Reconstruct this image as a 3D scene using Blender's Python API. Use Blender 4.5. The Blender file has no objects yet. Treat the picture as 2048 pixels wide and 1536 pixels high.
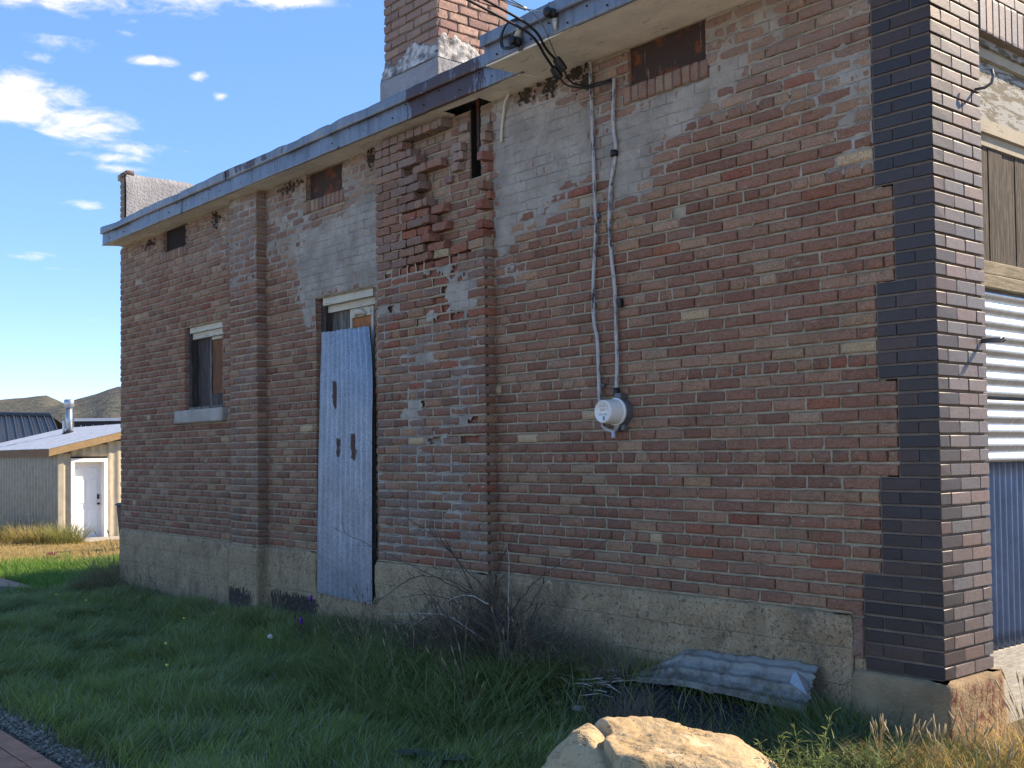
import bpy, bmesh, math, random
import numpy as np
from mathutils import Matrix, Vector, Euler, noise as mnoise

R = random.Random(7)
NR = np.random.RandomState(11)
SC = bpy.context.scene
COL = SC.collection

# ------------------------------------------------------------------ camera
YAW, PIT, ROL = math.radians(139.679), math.radians(1.630), math.radians(-0.6737)
CAM = Vector((2.796, -5.135, 1.143))
fw = Vector((math.cos(PIT) * math.cos(YAW), math.cos(PIT) * math.sin(YAW), math.sin(PIT)))
rt = Vector((math.sin(YAW), -math.cos(YAW), 0))
up = rt.cross(fw)
r2 = rt * math.cos(ROL) + up * math.sin(ROL)
u2 = -rt * math.sin(ROL) + up * math.cos(ROL)
cd = bpy.data.cameras.new('camera')
cam = bpy.data.objects.new('camera', cd)
COL.objects.link(cam)
cam.matrix_world = Matrix.Translation(CAM) @ Matrix((r2, u2, -fw)).transposed().to_4x4()
cd.sensor_width = 36.0
cd.lens = 2215.7 / 2048 * 36
cd.shift_y = (844.3 - 768) / 2048
cd.clip_end = 6000
SC.camera = cam

# ------------------------------------------------------------------ sun and sky
SUN = Vector((0.5, 1.0, 0.8)).normalized()
sl = bpy.data.lights.new('sun', 'SUN')
sl.energy = 2.1
sl.angle = math.radians(0.5)
sl.color = (1.0, 0.93, 0.82)
so = bpy.data.objects.new('sun', sl)
COL.objects.link(so)
so.rotation_euler = SUN.to_track_quat('Z', 'Y').to_euler()
so.location = (4, 8, 12)

W = bpy.data.worlds.new('World')
SC.world = W
W.use_nodes = True
SC.view_settings.view_transform = 'Standard'
SC.view_settings.look = 'None'
SC.view_settings.gamma = 1
SC.view_settings.use_curve_mapping = False
SC.view_settings.use_white_balance = True
SC.view_settings.white_balance_temperature = 8600
SC.view_settings.white_balance_tint = 14
SC.view_settings.exposure = 2.15
SC.cycles.denoising_prefilter = 'NONE'
SC.cycles.max_bounces = 4
SC.cycles.diffuse_bounces = 3
SC.cycles.glossy_bounces = 2
SC.cycles.transmission_bounces = 2
W.cycles.sampling_method = 'MANUAL'
W.cycles.sample_map_resolution = 512
SKY_STRENGTH = 0.1


class NT:
    """small helper to write node trees"""
    def __init__(s, nt):
        s.t = nt

    def n(s, typ, **kw):
        nd = s.t.nodes.new(typ)
        for k, v in kw.items():
            setattr(nd, k, v)
        return nd

    def set(s, sock, v):
        if isinstance(v, bpy.types.NodeSocket):
            s.t.links.new(v, sock)
        elif v is not None:
            if isinstance(v, (int, float)) and sock.type in ('RGBA', 'VECTOR'):
                v = (v, v, v, 1)[:len(sock.default_value)]
            if isinstance(v, (tuple, list)) and sock.type == 'RGBA' and len(v) == 3:
                v = tuple(v) + (1,)
            sock.default_value = v

    def m(s, op, a, b=None, c=None, clamp=False):
        nd = s.n('ShaderNodeMath', operation=op, use_clamp=clamp)
        for i, v in enumerate((a, b, c)):
            if v is not None:
                s.set(nd.inputs[i], v)
        return nd.outputs[0]

    def mix(s, f, a, b, mode='MIX'):
        nd = s.n('ShaderNodeMix', data_type='RGBA', blend_type=mode)
        nd.clamp_factor = True
        s.set(nd.inputs[0], f)
        s.set(nd.inputs[6], a)
        s.set(nd.inputs[7], b)
        return nd.outputs[2]

    def noise(s, vec, scale, detail=4, rough=0.55, dist=0.0, out=0):
        nd = s.n('ShaderNodeTexNoise')
        s.set(nd.inputs['Vector'], vec)
        nd.inputs['Scale'].default_value = scale
        nd.inputs['Detail'].default_value = detail
        nd.inputs['Roughness'].default_value = rough
        nd.inputs['Distortion'].default_value = dist
        return nd.outputs[out]

    def ramp(s, f, lo, hi):
        nd = s.n('ShaderNodeMapRange')
        nd.interpolation_type = 'SMOOTHSTEP'
        s.set(nd.inputs[0], f)
        nd.inputs[1].default_value = lo
        nd.inputs[2].default_value = hi
        return nd.outputs[0]

    def vmul(s, vec, v):
        nd = s.n('ShaderNodeVectorMath', operation='MULTIPLY')
        s.set(nd.inputs[0], vec)
        nd.inputs[1].default_value = v
        return nd.outputs[0]

    def vadd(s, vec, v):
        nd = s.n('ShaderNodeVectorMath', operation='ADD')
        s.set(nd.inputs[0], vec)
        s.set(nd.inputs[1], v)
        return nd.outputs[0]

    def pos(s):
        return s.n('ShaderNodeNewGeometry').outputs['Position']

    def sep(s, vec):
        nd = s.n('ShaderNodeSeparateXYZ')
        s.set(nd.inputs[0], vec)
        return nd.outputs

    def comb(s, x, y, z):
        nd = s.n('ShaderNodeCombineXYZ')
        s.set(nd.inputs[0], x)
        s.set(nd.inputs[1], y)
        s.set(nd.inputs[2], z)
        return nd.outputs[0]


def build_world():
    nt = W.node_tree
    nt.nodes.clear()
    k = NT(nt)
    out = k.n('ShaderNodeOutputWorld')
    bg = k.n('ShaderNodeBackground')
    sky = k.n('ShaderNodeTexSky', sky_type='NISHITA')
    sky.sun_disc = False
    sky.sun_elevation = math.asin(SUN.z)
    sky.sun_rotation = math.atan2(SUN.x, SUN.y)
    sky.altitude = 1900
    sky.air_density = 0.6
    sky.dust_density = 0.02
    sky.ozone_density = 4.0
    d = k.n('ShaderNodeTexCoord').outputs['Generated']
    x, y, z = k.sep(d)
    az = k.m('ARCTAN2', x, y)
    el = k.m('ARCSINE', z)
    v = k.comb(k.m('MULTIPLY', az, 1.0), k.m('MULTIPLY', el, 1.9), 0.0)
    big = k.noise(v, 5.0, 3, 0.5)
    wisp = k.noise(k.vmul(k.vadd(v, (3.1, 7.7, 0)), (1, 1.5, 1)), 21.0, 8, 0.64, 0.5)
    wisp2 = k.noise(k.vadd(v, (9.1, 2.7, 0)), 44.0, 6, 0.65, 0.5)
    # cloud groups lie at these headings and heights; the same thin cumulus recurs all round the sky
    groups = [(-1.30, 0.388, .13, .030, 1.25), (-1.18, 0.392, .10, .022, 1.1), (-1.07, 0.389, .06, .012, .9),
              (-1.30, 0.292, .07, .024, 1.15), (-1.235, 0.276, .045, .019, 1.05), (-1.20, 0.262, .045, .011, .75),
              (-1.215, 0.252, .04, .006, .8), (-1.178, 0.332, .026, .0055, .9), (-1.143, 0.322, .012, .006, .75), (-1.25, 0.338, .04, .012, .62),
              (-1.205, 0.350, .03, .006, .72), (-1.124, 0.307, .009, .005, .85), (-1.235, 0.212, .022, .0055, .9), (-1.195, .360, .012, .005, .6), (-1.27, .325, .02, .006, .6),
              (-1.275, 0.168, .03, .005, .8), (-1.25, 0.158, .03, .004, .6), (-1.205, 0.243, .03, .0055, .75), (-1.23, .117, .02, .003, .5)]
    tot = None
    for (a0, e0, sa, se, amp) in groups:
        da = k.m('DIVIDE', k.m('SUBTRACT', az, a0), sa)
        de = k.m('DIVIDE', k.m('SUBTRACT', el, e0), se)
        r = k.m('ADD', k.m('MULTIPLY', da, da), k.m('MULTIPLY', de, de))
        g = k.m('MULTIPLY', k.m('POWER', 2.718, k.m('MULTIPLY', r, -0.9)), amp)
        tot = g if tot is None else k.m('MAXIMUM', tot, g)
    inview = k.ramp(k.m('ABSOLUTE', k.m('ADD', az, 1.2)), 0.25, 0.6)
    generic = k.m('MULTIPLY', k.ramp(big, 0.52, 0.75), k.m('MULTIPLY', inview, 0.8))
    tot = k.m('MAXIMUM', tot, generic)
    dens = k.m('ADD', k.m('ADD', k.m('MULTIPLY', tot, 0.62), k.m('MULTIPLY', wisp, 0.85)), k.m('MULTIPLY', wisp2, 0.38))
    mask = k.ramp(dens, 0.88, 1.34)
    mask = k.m('MULTIPLY', mask, k.ramp(tot, 0.03, 0.22))
    hs = k.n('ShaderNodeHueSaturation')
    hs.inputs['Saturation'].default_value = 1.55
    hs.inputs['Value'].default_value = 1.65
    gm = k.n('ShaderNodeGamma')
    gm.inputs[1].default_value = .55
    nt.links.new(sky.outputs[0], gm.inputs[0])
    nt.links.new(gm.outputs[0], hs.inputs['Color'])
    skyc = k.mix(1.0, hs.outputs[0], (1.0, .94, 1.06), 'MULTIPLY')
    cloud = k.mix(k.ramp(dens, 1.0, 1.55), (2.5, 2.8, 3.3), (3.9, 3.9, 4.0))
    col = k.mix(k.m('MULTIPLY', mask, 0.92), skyc, cloud)
    k.set(bg.inputs[0], col)
    bg.inputs[1].default_value = SKY_STRENGTH
    nt.links.new(bg.outputs[0], out.inputs[0])


build_world()

# ------------------------------------------------------------------ mesh helpers
def loc_inv(parent):
    return Matrix.Translation(-Vector(parent.location)) if parent is not None and parent.parent is None else Matrix()


def link(o, parent=None):
    COL.objects.link(o)
    if parent is not None:
        o.parent = parent
        o.matrix_parent_inverse = loc_inv(parent)
    return o


def mesh_obj(name, verts, faces, mat, parent=None, smooth=False, kind=None):
    me = bpy.data.meshes.new(name)
    me.from_pydata([tuple(v) for v in verts], [], [tuple(f) for f in faces])
    me.update()
    if smooth:
        me.polygons.foreach_set('use_smooth', [True] * len(me.polygons))
    if mat:
        me.materials.append(mat)
    o = bpy.data.objects.new(name, me)
    if kind:
        o['kind'] = kind
    return link(o, parent)


def np_mesh(name, V, quads=None, tris=None, mat=None, parent=None, smooth=False, kind=None, fcol=None, cname='bcol'):
    """fast mesh from numpy arrays; fcol: one rgb per face (quads first)"""
    V = np.asarray(V, np.float32)
    nq = 0 if quads is None else len(quads)
    ntr = 0 if tris is None else len(tris)
    me = bpy.data.meshes.new(name)
    me.vertices.add(len(V))
    me.vertices.foreach_set('co', V.ravel())
    idx = []
    if nq:
        idx.append(np.asarray(quads, np.int32).ravel())
    if ntr:
        idx.append(np.asarray(tris, np.int32).ravel())
    idx = np.concatenate(idx)
    me.loops.add(len(idx))
    me.loops.foreach_set('vertex_index', idx)
    me.polygons.add(nq + ntr)
    st = np.concatenate([np.arange(nq) * 4, nq * 4 + np.arange(ntr) * 3]).astype(np.int32)
    me.polygons.foreach_set('loop_start', st)
    me.polygons.foreach_set('loop_total', np.concatenate([np.full(nq, 4), np.full(ntr, 3)]).astype(np.int32))
    if smooth:
        me.polygons.foreach_set('use_smooth', np.ones(nq + ntr, bool))
    me.update(calc_edges=True)
    if fcol is not None:
        at = me.attributes.new(cname, 'FLOAT_COLOR', 'FACE')
        c4 = np.ones((nq + ntr, 4), np.float32)
        c4[:, :3] = fcol
        at.data.foreach_set('color', c4.ravel())
    if mat:
        me.materials.append(mat)
    o = bpy.data.objects.new(name, me)
    if kind:
        o['kind'] = kind
    return link(o, parent)


class MB:
    """collects simple solids into one mesh"""
    def __init__(s):
        s.v, s.f = [], []

    def add(s, vs, fs):
        b = len(s.v)
        s.v += [tuple(v) for v in vs]
        s.f += [tuple(i + b for i in f) for f in fs]
        return s

    def box(s, x0, x1, y0, y1, z0, z1):
        x0, x1 = min(x0, x1), max(x0, x1)
        y0, y1 = min(y0, y1), max(y0, y1)
        z0, z1 = min(z0, z1), max(z0, z1)
        return s.add([(x0, y0, z0), (x1, y0, z0), (x1, y1, z0), (x0, y1, z0), (x0, y0, z1), (x1, y0, z1), (x1, y1, z1), (x0, y1, z1)],
                     [(0, 3, 2, 1), (4, 5, 6, 7), (0, 1, 5, 4), (1, 2, 6, 5), (2, 3, 7, 6), (3, 0, 4, 7)])

    def tube(s, pts, rad, n=8, cap=True):
        pts = [Vector(p) for p in pts]
        rads = rad if isinstance(rad, (list, tuple)) else [rad] * len(pts)
        rings = []
        prev = None
        for i, p in enumerate(pts):
            t = (pts[min(i + 1, len(pts) - 1)] - pts[max(i - 1, 0)]).normalized()
            if prev is None:
                a = t.orthogonal().normalized()
            else:
                a = (prev - t * prev.dot(t)).normalized()
            prev = a
            b = t.cross(a)
            rings.append([p + (a * math.cos(2 * math.pi * j / n) + b * math.sin(2 * math.pi * j / n)) * rads[i] for j in range(n)])
        vs = [q for r in rings for q in r]
        fs = []
        for i in range(len(pts) - 1):
            for j in range(n):
                fs.append((i * n + j, i * n + (j + 1) % n, (i + 1) * n + (j + 1) % n, (i + 1) * n + j))
        if cap:
            fs.append(tuple(range(n))[::-1])
            fs.append(tuple((len(pts) - 1) * n + j for j in range(n)))
        return s.add(vs, fs)

    def build(s, name, mat, parent=None, smooth=False, kind=None, bevel=0):
        o = mesh_obj(name, s.v, s.f, mat, parent, smooth, kind)
        if bevel:
            bm = bmesh.new()
            bm.from_mesh(o.data)
            bmesh.ops.bevel(bm, geom=bm.edges[:], offset=bevel, segments=1, affect='EDGES', clamp_overlap=True)
            bm.to_mesh(o.data)
            bm.free()
        return o


def thing(name, label, cat, loc=(0, 0, 0), group=None):
    o = bpy.data.objects.new(name, None)
    o.empty_display_size = 0.1
    o.location = loc
    COL.objects.link(o)
    return tag(o, label, cat, group)


def tag(o, label=None, cat=None, group=None, kind=None):
    if label:
        o['label'] = label
    if cat:
        o['category'] = cat
    if group:
        o['group'] = group
    if kind:
        o['kind'] = kind
    return o


def base_origin(o, loc):
    """move a top-level mesh's origin to its base"""
    o.data.transform(Matrix.Translation(-Vector(loc)))
    o.location = loc
    return o


def vnoise(x, y, seed=0):
    """2-D value noise in numpy, -1..1"""
    x = np.asarray(x, float)
    y = np.asarray(y, float)
    xi, yi = np.floor(x).astype(int), np.floor(y).astype(int)
    xf, yf = x - xi, y - yi
    xf, yf = xf * xf * (3 - 2 * xf), yf * yf * (3 - 2 * yf)

    def h(a, b):
        n = (a * 374761393 + b * 668265263 + seed * 1442695041) & 0x7fffffff
        n = ((n ^ (n >> 13)) * 1274126177) & 0x7fffffff
        n = n ^ (n >> 16)
        return (n & 0xffff) / 32767.5 - 1
    a = h(xi, yi) * (1 - xf) + h(xi + 1, yi) * xf
    b = h(xi, yi + 1) * (1 - xf) + h(xi + 1, yi + 1) * xf
    return a * (1 - yf) + b * yf


def fbm(x, y, oct=4, seed=0, gain=.5):
    t, a = 0, 1
    for i in range(oct):
        t = t + a * vnoise(np.asarray(x) * 2 ** i + 17.3 * i, np.asarray(y) * 2 ** i - 9.1 * i, seed + i)
        a *= gain
    return t


def sdf_poly(px, py, poly):
    """signed distance to polygon, positive inside"""
    d = np.full(px.shape, 1e9)
    ins = np.zeros(px.shape, bool)
    n = len(poly)
    for i in range(n):
        ax, ay = poly[i]
        bx, by = poly[(i + 1) % n]
        ex, ey = bx - ax, by - ay
        wx, wy = px - ax, py - ay
        t = np.clip((wx * ex + wy * ey) / (ex * ex + ey * ey + 1e-12), 0, 1)
        d = np.minimum(d, (wx - ex * t) ** 2 + (wy - ey * t) ** 2)
        c = (ay > py) != (by > py)
        with np.errstate(divide='ignore', invalid='ignore'):
            ins ^= c & (px < (bx - ax) * (py - ay) / (by - ay + 1e-12) + ax)
    return np.where(ins, 1, -1) * np.sqrt(d)


# ------------------------------------------------------------------ materials
MATS = {}


def mat(name, col, rough=0.85, var=0.25, nscale=6, bump=0.3, bscale=60, bdist=0.004, metal=0.0, spec=0.3, fn=None, col2=None, bdetail=5):
    """principled material; colour drifts by noise between col and col2; fine relief by bump"""
    m = bpy.data.materials.new(name)
    m.use_nodes = True
    nt = m.node_tree
    k = NT(nt)
    b = nt.nodes['Principled BSDF']
    p = k.pos()
    c2 = col2 or tuple(c * (1 - var) for c in col)
    f = k.noise(p, nscale, 5, 0.6)
    c = k.mix(k.ramp(f, 0.3, 0.72), col, c2)
    h = k.noise(p, bscale, bdetail, 0.65)
    c = k.mix(k.m('MULTIPLY', k.ramp(h, 0.5, 0.3), 0.35), c, tuple(x * .6 for x in col))
    if fn:
        c, h = fn(k, p, c, h, b)
    k.set(b.inputs['Base Color'], c)
    b.inputs['Roughness'].default_value = rough
    b.inputs['Metallic'].default_value = metal
    b.inputs['Specular IOR Level'].default_value = spec
    if bump:
        bn = k.n('ShaderNodeBump')
        bn.inputs['Strength'].default_value = bump
        bn.inputs['Distance'].default_value = bdist
        k.set(bn.inputs['Height'], h)
        nt.links.new(bn.outputs[0], b.inputs['Normal'])
    MATS[name] = m
    return m


def tint(k, src, attr):
    if src == 'obj':
        return k.n('ShaderNodeObjectInfo').outputs['Color']
    return k.n('ShaderNodeAttribute', attribute_name=attr).outputs['Color']


def brick_mat(name, src, dark=False):
    def fn(k, p, c, h, b):
        base = tint(k, src, 'bcol')
        n1 = k.noise(p, 30, 3, .65)
        n2 = k.noise(k.vmul(p, (1, 1, 3)), 9, 3, .6)
        n3 = k.noise(p, 105, 2, .75)
        c = k.mix(k.ramp(n1, .42, .75), base, k.mix(1, base, (.74, .71, .69), 'MULTIPLY'))
        c = k.mix(k.m('MULTIPLY', k.ramp(n3, .52, .72), .7 if not dark else .25), c, k.mix(1, base, (1.6, 1.55, 1.5), 'MULTIPLY'))
        c = k.mix(k.m('MULTIPLY', k.ramp(n3, .47, .30), .75), c, k.mix(1, base, (.4, .38, .38), 'MULTIPLY'))
        if not dark:
            # lime and dust smears in patches, soot under the eaves
            sm = k.m('MULTIPLY', k.ramp(n2, .56, .75), k.ramp(n1, .42, .62))
            c = k.mix(k.m('MULTIPLY', sm, .5), c, (.42, .38, .32))
            so_ = k.m('MULTIPLY', k.ramp(k.noise(p, 2.3, 2, .6), .55, .75), .22)
            c = k.mix(so_, c, (.055, .045, .042))
            # lime wash run thin over the top courses
            zz = k.sep(p)[2]
            lw = k.m('MULTIPLY', k.ramp(k.m('ADD', zz, k.m('MULTIPLY', k.noise(p, 2.6, 3, .65), 1.3)), 3.55, 4.15), k.ramp(n1, .34, .56))
            c = k.mix(k.m('MULTIPLY', lw, .5), c, (.25, .22, .19))
        hh = k.m('ADD', k.m('MULTIPLY', n1, .7), k.m('MULTIPLY', n3, .6))
        return c, hh
    return mat(name, (.3, .16, .12), rough=.92 if not dark else .47, bump=.8 if not dark else .35, bdist=.004, spec=.2 if not dark else .35, fn=fn)


M_BRICK_O = brick_mat('brick_single', 'obj')
M_BRICK_A = brick_mat('brick_mass', 'attr')
M_DARK_O = brick_mat('dark_brick', 'obj', True)
_b = M_DARK_O.node_tree.nodes['Principled BSDF']
_b.inputs['Coat Weight'].default_value = .16
_b.inputs['Coat Roughness'].default_value = .5
_b.inputs['Coat IOR'].default_value = 1.6


def mortar_fn(k, p, c, h, b):
    n = k.noise(p, 210, 3, .7)
    c = k.mix(k.ramp(n, .6, .72), c, (.16, .14, .12))
    return c, k.m('ADD', h, k.m('MULTIPLY', n, .6))


M_MORTAR = mat('mortar', (.43, .36, .26), .95, .35, 7, .8, 60, .006, fn=mortar_fn, col2=(.26, .21, .15))
M_MORTAR_D = mat('mortar_dark', (.19, .15, .12), .95, .35, 7, .5, 90, .004)
def plaster_fn(k, p, c, h, b):
    # the courses print through the thin coat; dirt sits in the prints and in hairline cracks
    x, y, z = k.sep(p)
    wob = k.m('MULTIPLY', k.m('SUBTRACT', k.noise(p, 9, 3, .6), .5), .030)
    zc = k.m('DIVIDE', k.m('ADD', z, wob), 0.0715)
    fz = k.m('ABSOLUTE', k.m('SUBTRACT', k.m('FRACT', zc), .5))
    row = k.m('MODULO', k.m('FLOOR', zc), 2.0)
    xc = k.m('DIVIDE', k.m('ADD', k.m('ADD', x, 10.339), k.m('ADD', k.m('MULTIPLY', row, .11025), wob)), .2205)
    fx = k.m('ABSOLUTE', k.m('SUBTRACT', k.m('FRACT', xc), .5))
    ln = k.m('MAXIMUM', k.ramp(fz, .435, .485), k.ramp(fx, .475, .493))
    br = k.ramp(k.noise(p, 5, 4, .65), .38, .62)
    ln = k.m('MULTIPLY', ln, br)
    c = k.mix(k.m('MULTIPLY', ln, .55), c, (.13, .12, .105))
    bl = k.noise(p, 12, 5, .7)
    c = k.mix(k.m('MULTIPLY', k.ramp(bl, .52, .70), .5), c, (.20, .185, .165))
    c = k.mix(k.m('MULTIPLY', k.ramp(bl, .42, .30), .4), c, (.46, .42, .365))
    return c, k.m('SUBTRACT', k.m('ADD', h, k.m('MULTIPLY', bl, 1.2)), k.m('MULTIPLY', ln, .8))


M_PLASTER = mat('plaster', (.385, .345, .29), .95, .4, 4.0, .8, 34, .008, col2=(.235, .205, .17), fn=plaster_fn)


def conc_fn(k, p, c, h, b):
    x, y, z = k.sep(p)
    pits = k.m('MAXIMUM', k.ramp(k.noise(p, 110, 2, .5), .38, .31), k.m('MULTIPLY', k.ramp(k.noise(p, 34, 4, .75), .42, .34), .7))
    c = k.mix(k.m('MULTIPLY', pits, .8), c, (.06, .052, .045))
    # old tar brushed low on the wall beside the first pilaster
    st_ = k.noise(k.vmul(p, (1, 1, .5)), 3.4, 5, .7)
    c = k.mix(k.m('MULTIPLY', k.ramp(st_, .50, .66), .6), c, (.17, .125, .085))
    c = k.mix(k.m('MULTIPLY', k.ramp(k.noise(p, 17, 5, .75), .55, .68), .45), c, (.52, .45, .35))
    blot = k.noise(k.vmul(p, (1, 1, .45)), 42, 4, .7)
    d1 = k.m('MULTIPLY', k.ramp(k.m('ABSOLUTE', k.m('ADD', x, 7.35)), .52, .2), k.ramp(k.m('ABSOLUTE', k.m('ADD', z, .33)), .30, .1))
    d2 = k.m('MULTIPLY', k.ramp(k.m('ABSOLUTE', k.m('ADD', x, 6.4)), .62, .35), k.ramp(k.m('ABSOLUTE', k.m('ADD', z, .30)), .26, .1))
    tar = k.ramp(k.m('ADD', k.m('MULTIPLY', k.m('MAXIMUM', d1, d2), .42), blot), .74, .82)
    c = k.mix(k.m('MULTIPLY', tar, .9), c, (.022, .02, .022))
    # ground damp and soil splash
    damp = k.ramp(k.m('ADD', z, k.m('MULTIPLY', k.noise(p, 5, 4, .6), .35)), -.02, -.3)
    c = k.mix(k.m('MULTIPLY', damp, .65), c, (.12, .095, .075))
    board = k.m('MULTIPLY', k.ramp(k.m('ABSOLUTE', k.m('SUBTRACT', k.m('FRACT', k.m('MULTIPLY', z, 5.1)), .5)), .03, .0), .4)
    return c, k.m('SUBTRACT', k.m('SUBTRACT', h, k.m('MULTIPLY', pits, .5)), board)


M_CONC = mat('concrete', (.43, .305, .185), .95, .3, 3.2, 1.0, 40, .012, fn=conc_fn, col2=(.30, .205, .125))
M_CONC2 = mat('pale_concrete', (.42, .39, .34), .95, .3, 5, .6, 60, .006)


def plinth_fn(k, p, c, h, b):
    x, y, z = k.sep(p)
    red = k.m('MULTIPLY', k.ramp(k.noise(k.vmul(p, (1, 1, .6)), 17, 6, .78), .48, .56), k.ramp(x, .03, .045))
    red = k.m('MULTIPLY', red, k.ramp(z, -.01, -.05))
    return k.mix(k.m('MULTIPLY', red, .85), c, (.13, .028, .026)), h


M_PLINTH = mat('plinth_concrete', (.34, .245, .15), .95, .3, 4, 1.0, 45, .014, fn=plinth_fn, col2=(.20, .145, .09))


def wood_fn(k, p, c, h, b, base, worn, amt):
    g = k.noise(k.vmul(p, (30, 30, 2.0)), 2.2, 6, .65, .6)
    c = k.mix(k.ramp(g, .42, .62), c, worn)
    c = k.mix(k.m('MULTIPLY', k.ramp(k.noise(k.vmul(p, (60, 60, 4)), 3, 3, .6), .55, .42), .6), c, tuple(v * .3 for v in base))
    return c, k.m('ADD', g, k.m('MULTIPLY', h, .2))


def wood(name, base, worn, horiz=None, **kw):
    def fn(k, p, c, h, b):
        sc = {None: (30, 30, 2.0), 'x': (2.0, 30, 30), 'y': (30, 2.0, 30)}[horiz]
        g = k.noise(k.vmul(p, sc), 2.2, 6, .65, .6)
        c = k.mix(k.ramp(g, .42, .62), c, worn)
        c = k.mix(k.m('MULTIPLY', k.ramp(k.noise(k.vmul(p, tuple(2 * v for v in sc)), 3, 3, .6), .55, .42), .5), c, tuple(v * .35 for v in base))
        return c, k.m('ADD', g, k.m('MULTIPLY', h, .2))
    return mat(name, base, .9, .3, 5, .5, 60, .004, fn=fn, **kw)


M_WOOD_DARK = wood('weathered_wood', (.055, .045, .042), (.12, .10, .09))
M_WOOD_BROWN = wood('brown_board', (.30, .12, .055), (.12, .055, .03))
M_WOOD_GREY = wood('grey_planks', (.10, .09, .08), (.26, .24, .21))
M_WOOD_PLANK = wood('dark_planks', (.05, .042, .036), (.115, .10, .085))
M_WOOD_BEAM = wood('beam_wood', (.30, .26, .19), (.16, .125, .08), 'y')
M_WOOD_NEW = wood('new_fascia_board', (.46, .32, .18), (.36, .23, .12), 'y')
M_WOOD_END = wood('rough_fascia_board', (.30, .19, .12), (.20, .12, .08), 'x')
M_PLY = wood('bleached_plywood', (.58, .55, .47), (.46, .42, .34), 'y')


def peel(name, base, under, thr, horiz=None):
    def fn(k, p, c, h, b):
        sc = {None: (10, 10, 3.5), 'x': (2.5, 12, 12), 'y': (12, 2.5, 12)}[horiz]
        g = k.noise(k.vmul(p, sc), 3.0, 7, .72, .3)
        mk = k.ramp(g, thr, thr + .05)
        c = k.mix(mk, c, under)
        return c, k.m('SUBTRACT', k.m('MULTIPLY', h, .3), k.m('MULTIPLY', mk, .5))
    return mat(name, base, .7, .2, 4, .4, 60, .004, fn=fn)


M_CREAM = peel('cream_paint', (.58, .55, .44), (.20, .17, .13), .60, 'x')
M_SOFFIT = peel('soffit_paint', (.86, .80, .68), (.40, .33, .25), .60, 'x')
M_WHITEFRONT = peel('peeling_front_paint', (.27, .29, .285), (.09, .08, .06), .48, 'y')
M_CREAMFRONT = peel('cream_front_trim', (.33, .30, .235), (.15, .12, .085), .58, 'y')


def galv(name, col, spangle=.25, rough=.42, metal=.55, rust=None):
    def fn(k, p, c, h, b):
        v = k.n('ShaderNodeTexVoronoi')
        k.set(v.inputs['Vector'], p)
        v.inputs['Scale'].default_value = 85
        sp = k.sep(v.outputs['Color'])[0]
        c = k.mix(k.m('MULTIPLY', sp, spangle), c, tuple(x * .45 for x in col))
        streak = k.noise(k.vmul(p, (14, 14, .8)), 2, 4, .6)
        c = k.mix(k.m('MULTIPLY', k.ramp(streak, .5, .7), .3), c, tuple(min(1, x * 1.35) for x in col))
        if rust:
            c = rust(k, p, c)
        return c, k.m('MULTIPLY', k.noise(p, 12, 3, .5), 1.0)
    return mat(name, col, rough, .25, 5, .15, 60, .004, metal=metal, spec=.5, fn=fn)


def rust_spots(k, p, c):
    n = k.noise(k.vmul(p, (1, 1, .35)), 30, 4, .6)
    x, y, z = k.sep(p)
    g1 = k.m('MULTIPLY', k.ramp(k.m('ABSOLUTE', k.m('ADD', x, 5.635)), .06, .02), k.ramp(k.m('ABSOLUTE', k.m('SUBTRACT', z, 1.68)), .17, .06))
    g2 = k.m('MULTIPLY', k.ramp(k.m('ABSOLUTE', k.m('ADD', x, 5.30)), .07, .02), k.ramp(k.m('ABSOLUTE', k.m('SUBTRACT', z, 1.22)), .16, .06))
    g3 = k.m('MULTIPLY', k.ramp(k.m('ABSOLUTE', k.m('ADD', x, 5.57)), .04, .01), k.ramp(k.m('ABSOLUTE', k.m('SUBTRACT', z, 1.22)), .12, .04))
    g = k.m('MAXIMUM', g1, k.m('MAXIMUM', g2, k.m('MULTIPLY', g3, .8)))
    f = k.ramp(k.m('ADD', k.m('MULTIPLY', g, .42), k.m('MULTIPLY', n, .8)), .60, .65)
    return k.mix(k.m('MULTIPLY', f, .95), c, (.045, .022, .018))


def rust_edge(k, p, c):
    gr = k.noise(k.vmul(p, (1.0, 1, .12)), 16, 4, .7)
    c = k.mix(k.m('MULTIPLY', k.ramp(gr, .52, .66), .45), c, (.30, .30, .28))
    c = k.mix(k.m('MULTIPLY', k.ramp(gr, .46, .32), .5), c, (.07, .075, .085))
    n = k.noise(k.vmul(p, (1.0, 1, .25)), 3.1, 6, .68)
    x, y, z = k.sep(p)
    g = k.ramp(k.m('ABSOLUTE', k.m('ADD', x, 3.75)), .75, .35)
    g2 = k.m('MULTIPLY', k.ramp(k.m('ABSOLUTE', k.m('ADD', x, 6.7)), .8, .3), k.ramp(z, 3.86, 3.90))
    f = k.ramp(k.m('ADD', k.m('MULTIPLY', k.m('MAXIMUM', g, k.m('MULTIPLY', g2, .9)), .22), n), .66, .69)
    return k.mix(k.m('MULTIPLY', f, .92), c, (.06, .026, .024))


M_GALV = galv('galvanised_sheet', (.25, .32, .40), .65, .40, .65, rust_spots)
M_FASCIA = galv('fascia_metal', (.19, .23, .28), .12, .5, .3, rust_edge)
M_GALV_H = galv('bright_corrugated', (.46, .50, .52), .2, .32, .75)
M_GALV_B = galv('blue_corrugated', (.10, .15, .24), .2, .4, .5)
def scrap_dirt(k, p, c):
    n = k.noise(p, 7, 6, .7)
    x, y, z = k.sep(p)
    f = k.ramp(k.m('SUBTRACT', n, k.m('MULTIPLY', z, .7)), .50, .72)
    return k.mix(k.m('MULTIPLY', f, .85), c, (.085, .066, .05))


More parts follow.
